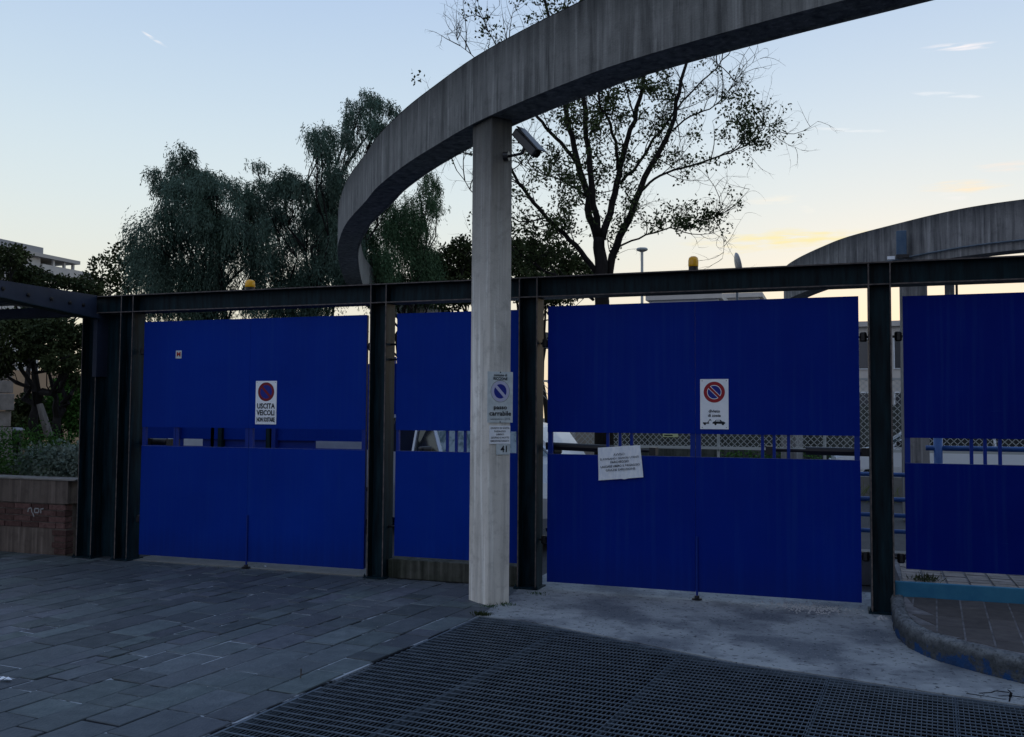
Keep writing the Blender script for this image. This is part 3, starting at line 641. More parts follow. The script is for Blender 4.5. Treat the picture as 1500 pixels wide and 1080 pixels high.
# scuffs on the panels
# hydraulic gate openers behind the middle gate
def opener(xa, za, xb, zb, label):
    th = thing('gate_opener', label, 'gate opener', (xa, .15, za), 'hydraulic gate openers'); d = Vector((xb - xa, 0, zb - za))
    A = Vector((xa, .15, za)); mb = MB(); mb.tube([A, A + d * .62], .036, 12); mb.build('cylinder', black, th, smooth=False)
    mb = MB(); mb.tube([A + d * .62, A + d], .016, 10); mb.build('piston_rod', black, th)
    for P in (A, A + d):
        mb = MB(); mb.box(P.x - .03, P.x + .03, .015 if P is not A else .1, .16, P.z - .035, P.z + .035); mb.build('bracket', black, th)
opener(4.60, 1.315, 5.6, 1.285, 'black hydraulic opener behind the left leaf of the middle gate')
opener(7.40, 1.31, 6.62, 1.315, 'black hydraulic opener behind the right leaf of the middle gate')
opener(-.02, 1.285, .32, 1.285, 'black hydraulic opener seen through the left gate slot')

# ------------------------------------------------------------------ concrete ring and column
def sweep_ring(name, pts, z0, z1, wd, m, label, cat, chunk=None):
    P = catmull([(x, y, 0) for x, y in pts], 10); mb = MB(); vs = []
    prof = [(0.0, z1), (0.006, z1 - .006), (0.0, z1 - .014), (0, z0), (.02, z0), (.026, z0 + .012), (wd - .026, z0 + .012), (wd - .02, z0), (wd, z0), (wd, z1)]
    nk = len(prof)
    for i, p in enumerate(P):
        d = (P[min(i + 1, len(P) - 1)] - P[max(i - 1, 0)]).normalized(); nn = Vector((d.y, -d.x, 0))
        for o_, z in prof: vs.append((p.x + nn.x * o_, p.y + nn.y * o_, z))
    fs = [(i * nk + j, i * nk + (j + 1) % nk, (i + 1) * nk + (j + 1) % nk, (i + 1) * nk + j) for i in range(len(P) - 1) for j in range(nk)]
    mb.add(vs, fs + [tuple(range(nk)), tuple(range(len(vs) - 1, len(vs) - nk - 1, -1))])
    return P, tag(mb.build(name, m, recalc=True), label, cat)
RP = [(17, -.8), (14, -2.4), (12, -2.95), (10, -3.0), (8.5, -2.78), (7.26, -2.41), (6.44, -2.12), (5.72, -1.82), (5.29, -1.58), (4.72, -1.215), (4.16, -.81), (3.6, -.32), (2.98, .26), (2.3, .99), (1.82, 1.6), (.96, 2.68), (.21, 3.8), (-.41, 4.85), (-1.22, 6.4), (-2.05, 8.09), (-2.45, 9.1), (-3.05, 10.7), (-3.68, 12.4), (-4.15, 16.4), (-4.4, 18.5), (-4.3, 22), (-3.5, 26), (-1, 30)]
_, ring1 = sweep_ring('concrete_ring', RP, 4.17, 4.765, .33, con_ring, 'big curved concrete ring beam sweeping over the gates on a square column', 'ring beam')
cmb = MB(); A = Vector((4.127, -.726)); B = Vector((4.387, -.941)); iv = Vector((.64, .77)) * .215
def offs(p, dz): return p
cmb.prism([A, B, B + iv, A + iv], -.02, 4.18)
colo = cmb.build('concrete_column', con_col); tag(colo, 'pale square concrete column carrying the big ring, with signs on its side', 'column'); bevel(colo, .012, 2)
# weeds at the foot of the column
def tuft(x, y, n_, h, z=0, m=None, sp=.06, name='weeds'):
    P = np.c_[rng.normal(x, sp, n_), rng.normal(y, sp * .7, n_), np.full(n_, z)]; D = np.c_[rng.normal(0, .5, n_), rng.normal(0, .5, n_), rng.uniform(.4, 1, n_)]
    o = leaf_mesh(name, P, D, rng.uniform(.3, 1, n_) * h, .008, m or lf_green); o['kind'] = 'stuff'; return o
tuft(4.47, -1.30, 190, .045, sp=.035, m=lf_dark); tuft(4.42, -.97, 60, .03, sp=.03); tuft(4.50, -.86, 60, .045, sp=.05); tuft(4.62, -.30, 40, .04); tuft(7.60, .12, 260, .10, .15, sp=.07, m=lf_dark)
tuft(2.9, .0, 50, .03, sp=.1); tuft(1.4, -.02, 50, .025, sp=.3); tuft(7.85, .08, 120, .10, .26, m=lf_dark)

R2 = [(6.0, 14.4), (6.05, 13.2), (6.13, 12.0), (6.42, 10.9), (6.92, 9.65), (7.38, 8.75), (8.16, 7.78), (8.65, 7.23), (9.1, 6.85), (9.72, 6.55), (11, 6.1), (13, 5.6), (16, 5.6)]
_, ring2 = sweep_ring('concrete_ring', R2[::-1], 4.02, 4.74, .33, con_far, 'smaller distant curved concrete ring beam behind the right gates', 'ring beam')
pp = [(x - .0, y) for x, y in R2[5:]]
pp3 = catmull([(x, y, 4.15) for x, y in pp], 6)
mb = MB()
def offout(P, o_):
    r_ = []
    for i, p in enumerate(P):
        d = (P[min(i + 1, len(P) - 1)] - P[max(i - 1, 0)]).normalized(); r_.append(Vector((p.x + d.y * o_, p.y - d.x * o_, p.z)))
    return r_
mb.tube(offout(pp3, .03), .015, 6); tag(mb.build('conduit', galv), 'thin pale conduit pipe along the lower edge of the distant ring', 'conduit')
bx = aty(1320, 357, 7.55); th = thing('junction_box', 'blue box with a black floodlight under it on the distant ring', 'junction box', (bx.x, 7.5, 4.3))
mb = MB(); mb.box(bx.x - .075, bx.x + .075, 7.45, 7.56, 4.14, 4.55); bevel(mb.build('box', mat('box_blue', (.05, .10, .17), .6, .3, (.08, .13, .19), 12), th), .01)
mb = MB(); mb.box(bx.x - .09, bx.x + .10, 7.30, 7.45, 4.10, 4.15); mb.build('floodlight', black, th)
mb = MB(); mb.box(bx.x - .21, bx.x - .10, 7.44, 7.50, 4.10, 4.15); mb.build('lamp_head', signw, th)
def sqcol(cx, cy, wd, h, ang, label, z0=-.02):
    c = [Vector((math.cos(R(ang) + i * math.pi / 2), math.sin(R(ang) + i * math.pi / 2))) * wd * .7071 + Vector((cx, cy)) for i in range(4)]
    mb = MB(); mb.prism(c, z0, h); o = mb.build('concrete_column', con_far); tag(o, label, 'column', 'concrete columns of the distant ring'); bevel(o, .01); return o
sqcol(8.32, 7.78, .36, 4.03, 50, 'concrete column of the distant ring right beside the right steel post')
sqcol(6.22, 12.6, .34, 4.03, 20, 'thin looking concrete column seen in the slot of the middle gate')
p = at(1391, 430, 24); sqcol(p.x, p.y, .20, p.z + .35, 30, 'slender far concrete column seen above the right gate')

# ------------------------------------------------------------------ signs
RAI = (0, 0, 0)
def plate(th, w_, h_, m, t_=.003, r=.008):
    mb = MB(); mb.box(-w_ / 2, w_ / 2, -t_, 0, -h_ / 2, h_ / 2); o = mb.build('plate', m, th); return o
def bar_shape(x, z, r, hw, y, ang=-45):
    mb = MB(); a = R(ang); c, s_ = math.cos(a), math.sin(a)
    mb.add([(x + c * u_ - s_ * v_, y, z + s_ * u_ + c * v_) for u_, v_ in ((-r, -hw), (r, -hw), (r, hw), (-r, hw))], [(0, 1, 2, 3)]); return mb
def sym(th, x, z, r, ringm, barm, white=False, inner=.72, bw=.14):
    mb = MB(); mb.disc(x, z, r, -.0042, r0=r * inner); mb.build('red_ring', ringm, th)
    mb = MB(); mb.disc(x, z, r * inner, -.0038); mb.build('blue_disc', sblue, th)
    if white:
        mb = MB(); mb.disc(x, z, r * (inner + .015), -.0046, r0=r * (inner - .04)); mb.build('white_line', signw, th)
        bar_shape(x, z, r * inner * .99, r * (bw + .045), -.0048).build('white_line', signw, th)
    bar_shape(x, z, r * (inner + .01), r * bw, -.0052).build('diagonal_bar', barm, th)
s1 = thing('vehicle_exit_sign', 'white no parking sign reading USCITA VEICOLI on the left gate', 'sign', (1.573, -.032, 1.718), local=True)
plate(s1, .252, .45, signw); sym(s1, 0, .112, .098, redd, redd, bw=.13)
lettering('USCITA', 0, -.038, .075, ink, s1, bold=.002, width=.215); lettering('VEICOLI', 0, -.108, .075, ink, s1, bold=.002, width=.215); lettering('NON SOSTARE', 0, -.178, .062, ink, s1, bold=.0022, width=.218)
s2 = thing('no_parking_sign', 'white no parking sign with tow truck picture on the middle gate', 'sign', (6.159, -.032, 1.713), local=True)
plate(s2, .245, .44, signw); sym(s2, 0, .105, .092, red, red, white=True, inner=.66, bw=.11)
lettering('divieto', 0, -.062, .036, ink, s2, bold=.0008); lettering('di sosta', 0, -.100, .036, ink, s2, bold=.0008)
mb = MB()   # tow truck and car picture
def P2(pts, y=-.0045): mb.add([(x, y, z) for x, z in pts], [tuple(range(len(pts)))])
P2([(-.098, -.172), (-.045, -.172), (-.045, -.162), (-.098, -.160)]); P2([(-.06, -.162), (-.052, -.162), (-.035, -.136), (-.041, -.134)]); P2([(-.041, -.134), (-.028, -.150), (-.024, -.148), (-.036, -.130)])
P2([(-.016, -.172), (.092, -.172), (.094, -.160), (.076, -.152), (.066, -.152), (.056, -.138), (.014, -.138), (.002, -.152), (-.014, -.158)])
for x in (-.082, .01, .074): mb.disc(x, -.175, .0095, -.0047, 14)
mb.build('tow_picture', ink, s2)
mb = MB(); mb.add([(x, -.0049, z) for x, z in ((.010, -.151), (.052, -.151), (.048, -.143), (.017, -.143))], [(0, 1, 2, 3)]); mb.build('car_window', signw, s2)
for s_, hw, hh in ((s1, .11, .21), (s2, .105, .205)):
    for sx in (-1, 1):
        for sz in (-1, 1):
            mb = MB(); mb.disc(sx * hw, sz * hh, .005, -.0045, 10); mb.build('screw', chrome, s_)
# notice paper: thin creased sheet hung through the slot
pp_ = thing('paper_notice', 'crooked white paper notice hanging from the slot of the middle gate', 'notice', (5.325, -.038, 1.185), local=True)
mb = MB(); nu, nv = 12, 10; vs = []
c00, c10, c11, c01 = (-.203, -.168), (.208, -.128), (.178, .158), (-.212, .128)
for j in range(nv + 1):
    for i in range(nu + 1):
        a, b_ = i / nu, j / nv
        x = (c00[0] * (1 - a) + c10[0] * a) * (1 - b_) + (c01[0] * (1 - a) + c11[0] * a) * b_; z = (c00[1] * (1 - a) + c10[1] * a) * (1 - b_) + (c01[1] * (1 - a) + c11[1] * a) * b_
        vs.append((x, -.004 - .010 * (1 - b_) - .004 * math.sin(a * 19) * (1 - b_) + .002 * math.sin(a * 7 + b_ * 5), z + (-.006 if j == 0 and i == 7 else 0)))
mb.add(vs, [(j * (nu + 1) + i, j * (nu + 1) + i + 1, (j + 1) * (nu + 1) + i + 1, (j + 1) * (nu + 1) + i) for j in range(nv) for i in range(nu)])
mb.build('sheet', paper, pp_, smooth=True)
for s_, z, sz, m_ in (('AVVISO', .072, .032, inkf), ('SI AVVISANO I SIGNORI UTENTI', .038, .026, inkf), ('PARCHEGGIO', .006, .028, ink), ('LASCIARE LIBERO IL PASSAGGIO', -.030, .027, ink), ('GRAZIE DIREZIONE', -.064, .026, inkf)):
    o = lettering(s_, -.006, z, sz, m_, pp_, y=0, bold=.0005, width=min(.36, .017 * len(s_))); o.data.transform(Matrix.Rotation(R(-5.5), 4, 'Y')); o.data.transform(Matrix.Translation((0, -.0205, 0)))
s3 = thing('driveway_sign', 'faded driveway sign on the side of the concrete column', 'sign', (B.x + .105 * .64 + .77 * .004, B.y + .105 * .77 - .64 * .004, 1.757), local=True, rot=(0, 0, math.atan2(.77, .64)))
plate(s3, .25, .435, signold)
mb = MB(); mb.disc(0, .05, .094, -.0038, r0=.091); mb.build('outline', inkf, s3)
mb = MB(); mb.disc(0, .05, .088, -.0038, r0=.062); mb.build('faded_ring', lilac, s3)
mb = MB(); mb.disc(0, .05, .062, -.0040); mb.build('blue_disc', sblue, s3)
bar_shape(0, .05, .064, .013, -.0046).build('diagonal_bar', lilac, s3)
lettering('comune di', 0, .188, .032, ink, s3, bold=.0006, width=.13); lettering('RICCIONE', 0, .157, .032, ink, s3, bold=.0008, width=.14)
lettering('passo', 0, -.088, .048, ink, s3, bold=.0012, width=.13); lettering('carrabile', 0, -.140, .055, ink, s3, bold=.0014, width=.215)
lettering('autorizzazione n.', -.03, -.186, .020, ink, s3, width=.13); lettering('2115', .07, -.186, .028, ink, s3)
for z in (.212, -.212):
    mb = MB(); mb.disc(0, z, .006, -.0045, 10); mb.build('screw', ink, s3)
s4 = thing('notice_plate', 'small pale lettered plate just below the driveway sign', 'sign', (B.x + .105 * .64 + .77 * .004, B.y + .105 * .77 - .64 * .004, 1.437), local=True, rot=(0, 0, math.atan2(.77, .64)))
plate(s4, .205, .155, signw)
for s_, z in (('DIVIETO DI SOSTA', .055), ('PASSAGGIO', .028), ('LIBERO', .002), ('GIORNO E NOTTE', -.026), ('RIMOZIONE FORZATA', -.054)):
    lettering(s_, 0, z, .022, ink, s4, y=-.0045, bold=.0003, width=min(.185, .0125 * len(s_)))
s5 = thing('house_number_plate', 'small grey house number plate reading 41 low on the column', 'number plate', (B.x + .135 * .64 + .77 * .004, B.y + .135 * .77 - .64 * .004, 1.312), local=True, rot=(0, 0, math.atan2(.77, .64)))
plate(s5, .13, .09, signold); lettering('41', .015, 0, .075, ink, s5, y=-.0045, bold=.002)
s6 = thing('sticker', 'tiny pale sticker with a red mark on the left leaf of the left gate', 'sticker', (.462, -.0325, 2.235), local=True)
plate(s6, .075, .085, signold, .0008); lettering('M', 0, .0, .07, mat('sticker_red', (.42, .04, .04), .6, .2), s6, y=-.0018, bold=.002, width=.05)

# ------------------------------------------------------------------ beacons and security camera
def beacon(x, z, r, h, label):
    th = thing('warning_beacon', label, 'beacon', (x, 0, z), 'amber warning beacons')
    mb = MB(); mb.lathe((x, 0, z), [(r * .85, 0), (r * .95, .01), (r * .95, h * .28), (r * .85, h * .3)], 20); mb.build('base', black, th, smooth=False)
    mb = MB(); mb.lathe((x, 0, z + h * .3), [(r * .95, 0), (r, h * .05), (r, h * .42), (r * .88, h * .6), (r * .5, h * .69), (r * .1, h * .71)], 24); mb.build('amber_lens', amber, th, smooth=True)
beacon(1.325, 2.9, .052, .115, 'short amber beacon on the beam above the left gate')
beacon(5.975, 2.9, .045, .135, 'taller amber beacon on the beam above the middle gate')
ca_ = thing('security_camera', 'dark security camera on an arm at the top of the concrete column', 'security camera', (4.56, -.85, 3.84))
ax = Vector((.60, -.25, -.66)).normalized(); up = (Vector((0, 0, 1)) - ax * ax.z).normalized(); sd_ = ax.cross(up)
c0 = aty(772, 209, -.9)
def obox(c, a, b_, d, ha, hb, hd, nm, m, par):
    mb = MB(); vs = []
    for sx in (-1, 1):
        for sy in (-1, 1):
            for sz in (-1, 1): vs.append(c + a * ha * sx + b_ * hb * sy + d * hd * sz)
    mb.add(vs, [(0, 1, 3, 2), (4, 6, 7, 5), (0, 4, 5, 1), (2, 3, 7, 6), (0, 2, 6, 4), (1, 5, 7, 3)]); o = mb.build(nm, m, par, recalc=True); return bevel(o, .012, 2)
obox(c0 - up * .006, ax, up, sd_, .165, .038, .044, 'housing', mat('camera_grey', (.016, .018, .02), .4, .5), ca_)
obox(c0 + up * .048 + ax * .02, ax, up, sd_, .175, .006, .058, 'sun_shield', mat('shield_grey', (.022, .024, .028), .4, .5), ca_)
mb = MB(); e0 = c0 + ax * .166; mb.tube([e0 - ax * .01, e0 + ax * .008], .032, 14); mb.build('lens', glass, ca_)
jt = c0 - up * .10 + ax * .02; mb = MB(); mb.tube([c0 - up * .04 + ax * .01, jt], .016, 8); mb.tube([jt, Vector((4.50, -.83, 3.845))], .013, 8); mb.build('bracket_arm', black, ca_)
mb = MB(); mb.tube([Vector((4.47, -.84, 3.845)), Vector((4.515, -.84, 3.845))], .04, 12); mb.build('wall_mount', black, ca_)

# ------------------------------------------------------------------ left side: beam, canopy, brick wall
sb = thing('side_beam', 'blue grey sloping side beam with a row of bolts, left of the gates', 'beam', (-.6, -.1, 2.7))
mb = MB(); ys = [-.1, -2.6]; xs0, xs1 = -.615, -.60
mb.add([(xs1, -.10, 2.64), (xs1, -3.2, 2.84), (xs1, -3.2, 2.895), (xs1, -.10, 2.905), (xs0, -.10, 2.64), (xs0, -3.2, 2.84), (xs0, -3.2, 2.895), (xs0, -.10, 2.905)], [(0, 1, 2, 3), (7, 6, 5, 4), (0, 4, 5, 1), (3, 2, 6, 7), (1, 5, 6, 2), (0, 3, 7, 4)])
mb.build('web', steel2, sb, recalc=True)
mb = MB(); mb.add([(-.53, -.1, 2.632), (-.69, -.1, 2.632), (-.69, -3.2, 2.832), (-.53, -3.2, 2.832), (-.53, -.1, 2.640), (-.69, -.1, 2.640), (-.69, -3.2, 2.840), (-.53, -3.2, 2.840)], [(0, 1, 2, 3), (4, 7, 6, 5), (0, 4, 5, 1), (1, 5, 6, 2), (2, 6, 7, 3), (3, 7, 4, 0)]); mb.build('bottom_flange', steel, sb, recalc=True)
for x_, y_ in ((4, 423), (41, 432), (75, 438), (102, 443.5), (122, 447)):
    v = ray(x_, y_); P = CAM + v * (-.6 - CAM[0]) / v[0]
    mb = MB(); mb.lathe((-.6, P[1], P[2]), [(.022, -.005), (.022, .012), (.012, .014), (.012, .022)], 6, axis='x'); mb.build('bolt', black, sb)
mb = MB(); mb.box(-.62, -.565, -.12, .1, 2.0, 2.70); mb.build('corner_plate', steel2, sb)
cp = thing('canopy', 'low dark canopy roof over the brick wall at the left edge', 'canopy', (-3, -.8, 2.7))
mb = MB(); mb.box(-7, -.80, -.05, .06, 2.69, 2.80); mb.build('front_beam', steel2, cp)
mb = MB(); mb.box(-7, -.70, -2.4, -.06, 2.835, 2.85); mb.build('roof_sheet', steel, cp)
for x in (-1.6, -2.6, -3.6):
    mb = MB(); mb.box(x, x + .04, -2.4, -.06, 2.80, 2.833); mb.build('joist', galv, cp)
for y in (-.9, -1.1):
    mb = MB(); mb.tube([(-7, y, 2.79), (-1.1, y, 2.79)], .008, 6); mb.build('cable', galv, cp)
mb = MB(); mb.box(-7.1, -6.9, -.1, .1, 0, 2.69); mb.build('post', steel, cp)
mb = MB(); mb.box(-7.1, -6.9, -2.4, -2.2, 0, 2.83); mb.build('post', steel, cp)

bw = thing('brick_wall', 'low planter wall of bricks and stained concrete at the left edge', 'wall', (-2.5, .1, 0))
mb = MB(); mb.box(-7, -1.05, .012, .24, -.02, .284); mb.build('base_course', con_wall, bw)
mb = MB(); mb.box(-7, -1.09, .02, .23, .284, .568); mb.build('core', mat('wall_mortar', (.13, .11, .10), .9, .1, (.22, .19, .17), 9), bw)
mb = MB(); mb.box(-7, -1.02, -.012, .25, .568, .832); bevel(mb.build('concrete_band', con_wall, bw), .006)
mb = MB(); mb.box(-7, -.90, -.03, .27, .832, .852); bevel(mb.build('coping', mat('coping_pale', (.30, .28, .26), .85, .2, (.2, .19, .17), 8), bw), .006)
for r_ in range(4):
    z = .290 + r_ * .069; x = -1.06 - (.0 if r_ % 2 else .13); 
    if r_ % 2 == 0:
        mb = MB(); mb.box(-1.185, -1.06, .003, .11, z, z + .058); bevel(mb.build('brick', brick_m, bw), .004)
        x = -1.195
    else: x = -1.06
    while x > -3.4:
        d_ = random.uniform(-.003, .003); mb = MB(); mb.box(x - .24, x, .003 + d_, .11, z, z + .058); bevel(mb.build('brick', brick_m, bw), .004); x -= .25
for r_ in range(4):     # brick pier end low on the right
    z = .006 + r_ * .069; mb = MB(); mb.box(-1.235 if r_ % 2 else -1.20, -1.035, -.004, .11, z, z + .058); bevel(mb.build('brick', brick_m, bw), .004)
gf = MB()
def stroke(pts, r_):
    P = [aty(*p, 0.0) for p in pts]
    for a, b_ in zip(P, P[1:]):
        d = (b_ - a).normalized(); nn = Vector((-d.z, 0, d.x)) * r_; gf.add([(p.x, -.0025, p.z) for p in (a - nn, b_ - nn, b_ + nn, a + nn)], [(0, 1, 2, 3)])
for pts in ([(41, 750), (42, 745), (46, 744), (47, 751)], [(51, 745), (51, 751), (57, 751), (57, 745), (51, 745)], [(60, 745), (60, 752)], [(60, 746), (64, 745)], [(48, 751), (50, 757)]): stroke(pts, .007)
gfo = gf.build('graffiti', pebble_m, bw)

# planter soil + hedges
mb = MB(); mb.box(-9, -.82, .24, 9, -.02, .78); tag(mb.build('planter_soil', mat('soil', (.02, .018, .014), .95, .1, (.04, .05, .02), 6)), kind='structure')
def bush(name, label, cat, blobs, n_, L, W, m, group=None, stem=True, spread=(1, 1, 1)):
    """blobs: (centre Vector, (rx, ry, rz))"""
    tot = sum(r[0] * r[2] for _, r in blobs); Ps = []; Ds = []
    for c, r in blobs:
        k_ = int(n_ * r[0] * r[2] / tot); d = rng.normal(size=(k_, 3)); d /= np.linalg.norm(d, axis=1, keepdims=True); rad = rng.uniform(.25, 1, k_) ** .5
        rad *= 1 + .22 * np.sin(d[:, 0] * 7 + c.x * 3) * np.cos(d[:, 2] * 9 + c.z)
        Ps.append(np.array(c) + d * rad[:, None] * np.array(r)); Ds.append(d * .6 + rng.normal(size=(k_, 3)) * .7)
    th = thing(name, label, cat, (blobs[0][0].x, blobs[0][0].y, 0), group)
    P = np.concatenate(Ps); leaf_mesh('crown', P, np.concatenate(Ds), rng.uniform(.6, 1.2, len(P)) * L, W, m, th)
    return th
th = bush('shrub', 'variegated shrub with pale speckled leaves behind the brick wall', 'shrub', [(Vector((-1.45, .55, 1.0)), (.52, .3, .26)), (Vector((-1.95, .6, .98)), (.4, .3, .22)), (Vector((-1.0, .6, .98)), (.25, .3, .24)), (Vector((-1.35, .85, 1.02)), (.4, .3, .22))], 5200, .055, .032, lf_var)
for x in (-1.8, -1.4, -1.1):
    mb = MB(); mb.tube([(x, .6, .75), (x + .03, .6, 1.1)], .012, 5); mb.build('stem', bark, th)
th = bush('hedge', 'dark green hedge with a bright top left of the speckled shrub', 'hedge', [(Vector((-3.1, 1.4, 1.0)), (1.0, .5, .45)), (Vector((-2.45, 1.3, 1.0)), (.55, .4, .33)), (Vector((-4.2, 1.3, 1.0)), (1.0, .5, .42))], 9000, .045, .022, lf_bright)
for x in (-3.4, -2.6):
    mb = MB(); mb.tube([(x, 1.5, .75), (x + .03, 1.5, 1.2)], .015, 5); mb.build('stem', bark, th)

# stone pier, litter bin, pale trunk, things seen through the opening on the left
pr = thing('stone_pier', 'stone block pier at the left edge of the opening', 'pier', tuple(at(2, 640, 15.5)))
p = at(0, 608, 15.5); zz = .78
for i, h_ in enumerate((.28, .3, .27, .29, .22, .2, .12)):
    mb = MB(); mb.box(p.x - .75 + .01 * (i % 2), p.x - .02 - .03 * (i % 3), p.y - .2, p.y + .3, zz, zz + h_ - .012); bevel(mb.build('stone', stoneblk, pr), .012); zz += h_
p = at(24, 632, 16.0); th = thing('litter_bin', 'round topped grey litter bin beside the stone pier', 'litter bin', (p.x, p.y, .78))
mb = MB(); mb.lathe((p.x, p.y, .78), [(.11, 0), (.12, .02), (.12, .50)], 18); mb.build('body', mat('bin_grey', (.03, .03, .034), .5, .4), th)
mb = MB(); mb.lathe((p.x, p.y, 1.285), [(.125, 0), (.13, .02), (.10, .05), (.02, .06)], 18); mb.build('lid', mat('bin_lid', (.3, .31, .33), .4, .5), th)

# ------------------------------------------------------------------ trees
def wander(a, b_, k=6, j=.12):
    a, b_ = Vector(a), Vector(b_); L = (b_ - a).length; o = []
    for i in range(k + 1):
        t_ = i / k; o.append(a.lerp(b_, t_) + Vector(rng.normal(size=3)) * j * L * .25 * math.sin(math.pi * t_))
    return o
def willow(name, label, trunk_px, blobs, d, dens, m, seed=1, Lf=.075, Wf=.018, sl=(.25, .85), group=None, trunk_r=.17):
    global rng; rng = np.random.default_rng(int(d * 10) + seed); random.seed(int(d * 10) + seed)
    base = at(trunk_px, 640, d); base.z = 0; th = thing(name, label, 'tree', tuple(base), group)
    cs = []
    for px, py, rx, ry in blobs:
        c = at(px, py, d + rng.normal() * 1.0); cs.append((c, rx * d / F, ry * d / F))
    top = sum((c for c, _, _ in cs), Vector()) / len(cs); top = Vector((base.x * .5 + top.x * .5, base.y, top.z * .62))
    mb = MB(); tp_ = wander(base, top, 6, .10); mb.tube(tp_, [trunk_r * (1 - .55 * i / 6) for i in range(7)], 8); mb.build('trunk', bark, th, smooth=True)
    br = MB(); Ps = []; Ds = []
    for c, rx, rz in cs:
        st = tp_[random.randint(3, 6)]; pts = wander(st, c + Vector((0, 0, rz * .1)), 6, .18); br.tube(pts, [trunk_r * .22 * (1 - .85 * i / 6) + .004 for i in range(7)], 5)
        for _ in range(7):
            q0 = pts[random.randint(3, 6)]; q1 = c + Vector((rng.normal() * rx * .45, rng.normal() * rx * .3, rng.normal() * rz * .35)); br.tube(wander(q0, q1, 4, .25), [.012, .010, .008, .006, .003], 4)
        k_ = max(12, int(dens * rx * rz * 13))
        sub = rng.normal(size=(9, 3)); sub /= np.linalg.norm(sub, axis=1, keepdims=True); sub *= rng.uniform(.35, .95, (9, 1))
        dd = sub[rng.integers(0, 9, k_)] + rng.normal(size=(k_, 3)) * .24; rad = np.linalg.norm(dd, axis=1).clip(.05, 1.25); dd /= np.linalg.norm(dd, axis=1, keepdims=True)
        S0 = np.array(c) + dd * rad[:, None] * np.array([rx, max(rx * .8, .5), rz]) + np.array([0, 0, rz * .15])
        gn = np.sin(S0[:, 0] * 4.1 + S0[:, 2] * 2.3 + d) + np.sin(S0[:, 2] * 5.3 - S0[:, 0] * 2.9 + 1.7 * d) + .7 * np.sin(S0[:, 0] * 9.3 + S0[:, 2] * 7.1); keep = (gn > -.80) | (rx < .26)
        S0 = S0[keep]; dd = dd[keep]; k_ = len(S0)
        sl_ = rng.uniform(*sl, k_) * min(1, rz * 1.2 + .25); outw = dd * np.array([1, 1, .25])
        for s_ in range(13):
            t_ = (s_ + rng.uniform(0, 1, k_)) / 13
            P = S0 + outw * (sl_ * .35 * t_)[:, None] + np.c_[np.zeros(k_), np.zeros(k_), -sl_ * t_ ** 1.5 * .9] + rng.normal(size=(k_, 3)) * .02
            D = outw * (1 - t_[:, None]) * .6 + np.array([0, 0, -1.0]) * (.35 + t_[:, None]) + rng.normal(size=(k_, 3)) * .35
            Ps.append(P); Ds.append(D)
    br.build('branches', bark, th)
    P = np.concatenate(Ps); leaf_mesh('crown', P, np.concatenate(Ds), rng.uniform(.6, 1.3, len(P)) * Lf, Wf, m, th); return th, len(P)
NL = 0
WB = 'feathery drooping trees behind the gates'
_, k = willow('drooping_tree', 'feathery drooping tree with a leaning tip behind the left gate, leftmost of its kind', 300,
    [(268, 226, 11, 12), (276, 246, 17, 20), (238, 272, 18, 14), (262, 285, 34, 24), (318, 290, 42, 26), (298, 262, 22, 16), (232, 330, 30, 46), (285, 335, 46, 44), (345, 330, 36, 40), (225, 395, 30, 40), (285, 395, 50, 42), (345, 395, 34, 40), (250, 440, 50, 30), (330, 440, 50, 30), (385, 350, 26, 34), (375, 300, 18, 16), (352, 285, 16, 12), (318, 262, 10, 8), (234, 252, 10, 8)], 19.5, 260, lf_willow); NL += k
_, k = willow('drooping_tree', 'tallest feathery drooping tree with a leafy spire just left of the ring', 460,
    [(545, 146, 16, 9), (560, 156, 16, 12), (526, 160, 13, 10), (522, 182, 12, 16), (548, 182, 12, 14), (568, 192, 12, 18), (468, 192, 10, 14), (466, 218, 14, 20), (505, 205, 12, 18), (492, 222, 22, 26), (480, 255, 34, 24), (425, 275, 44, 22), (385, 285, 30, 20), (440, 305, 46, 30), (500, 295, 30, 34), (455, 345, 48, 30), (505, 350, 24, 44), (375, 325, 24, 26), (420, 395, 44, 34), (480, 400, 44, 36), (375, 240, 9, 7), (372, 400, 22, 26), (440, 440, 60, 26)], 20.5, 260, lf_willow); NL += k
_, k = willow('drooping_tree', 'greener drooping tree framed under the curve of the big ring', 590,
    [(575, 310, 30, 24), (600, 335, 34, 30), (565, 355, 30, 34), (615, 290, 18, 24), (634, 268, 10, 14), (605, 375, 36, 40), (570, 400, 36, 36), (622, 405, 26, 36), (545, 385, 24, 40), (640, 300, 8, 14), (530, 345, 18, 30)], 22.0, 250, lf_green); NL += k

def roundtree(name, label, trunk_px, blobs, d, n_, L, W, m, group=None, tr=.10, pybase=640, base_z=0, branches=True, trunks=1):
    base = at(trunk_px, pybase, d); base.z = base_z; cs = [(at(px, py, d + rng.normal() * .5), (rx * d / F, rx * d / F * .8, ry * d / F)) for px, py, rx, ry in blobs]
    th = bush(name, label, 'tree', cs, n_, L, W, m, group); PI = PINV[th.name]
    mb = MB(); top = sum((c for c, _ in cs), Vector()) / len(cs); fork = base.lerp(top, .55)
    mb.tube(wander(base, fork, 5, .12), [tr * (1 - .09 * i) for i in range(6)], 7); mb.build('trunk', bark, th, smooth=True)
    mb = MB()
    for c, r in cs:
        pts = wander(fork, c, 5, .3); mb.tube(pts, [tr * .5 * (1 - .17 * i) + .004 for i in range(6)], 5)
        for _ in range(5): mb.tube(wander(pts[random.randint(2, 5)], c + Vector((rng.normal() * r[0] * .6, rng.normal() * r[1] * .5, rng.normal() * r[2] * .6)), 3, .4), [.014, .010, .007, .003], 4)
    mb.build('branches', bark, th); return th
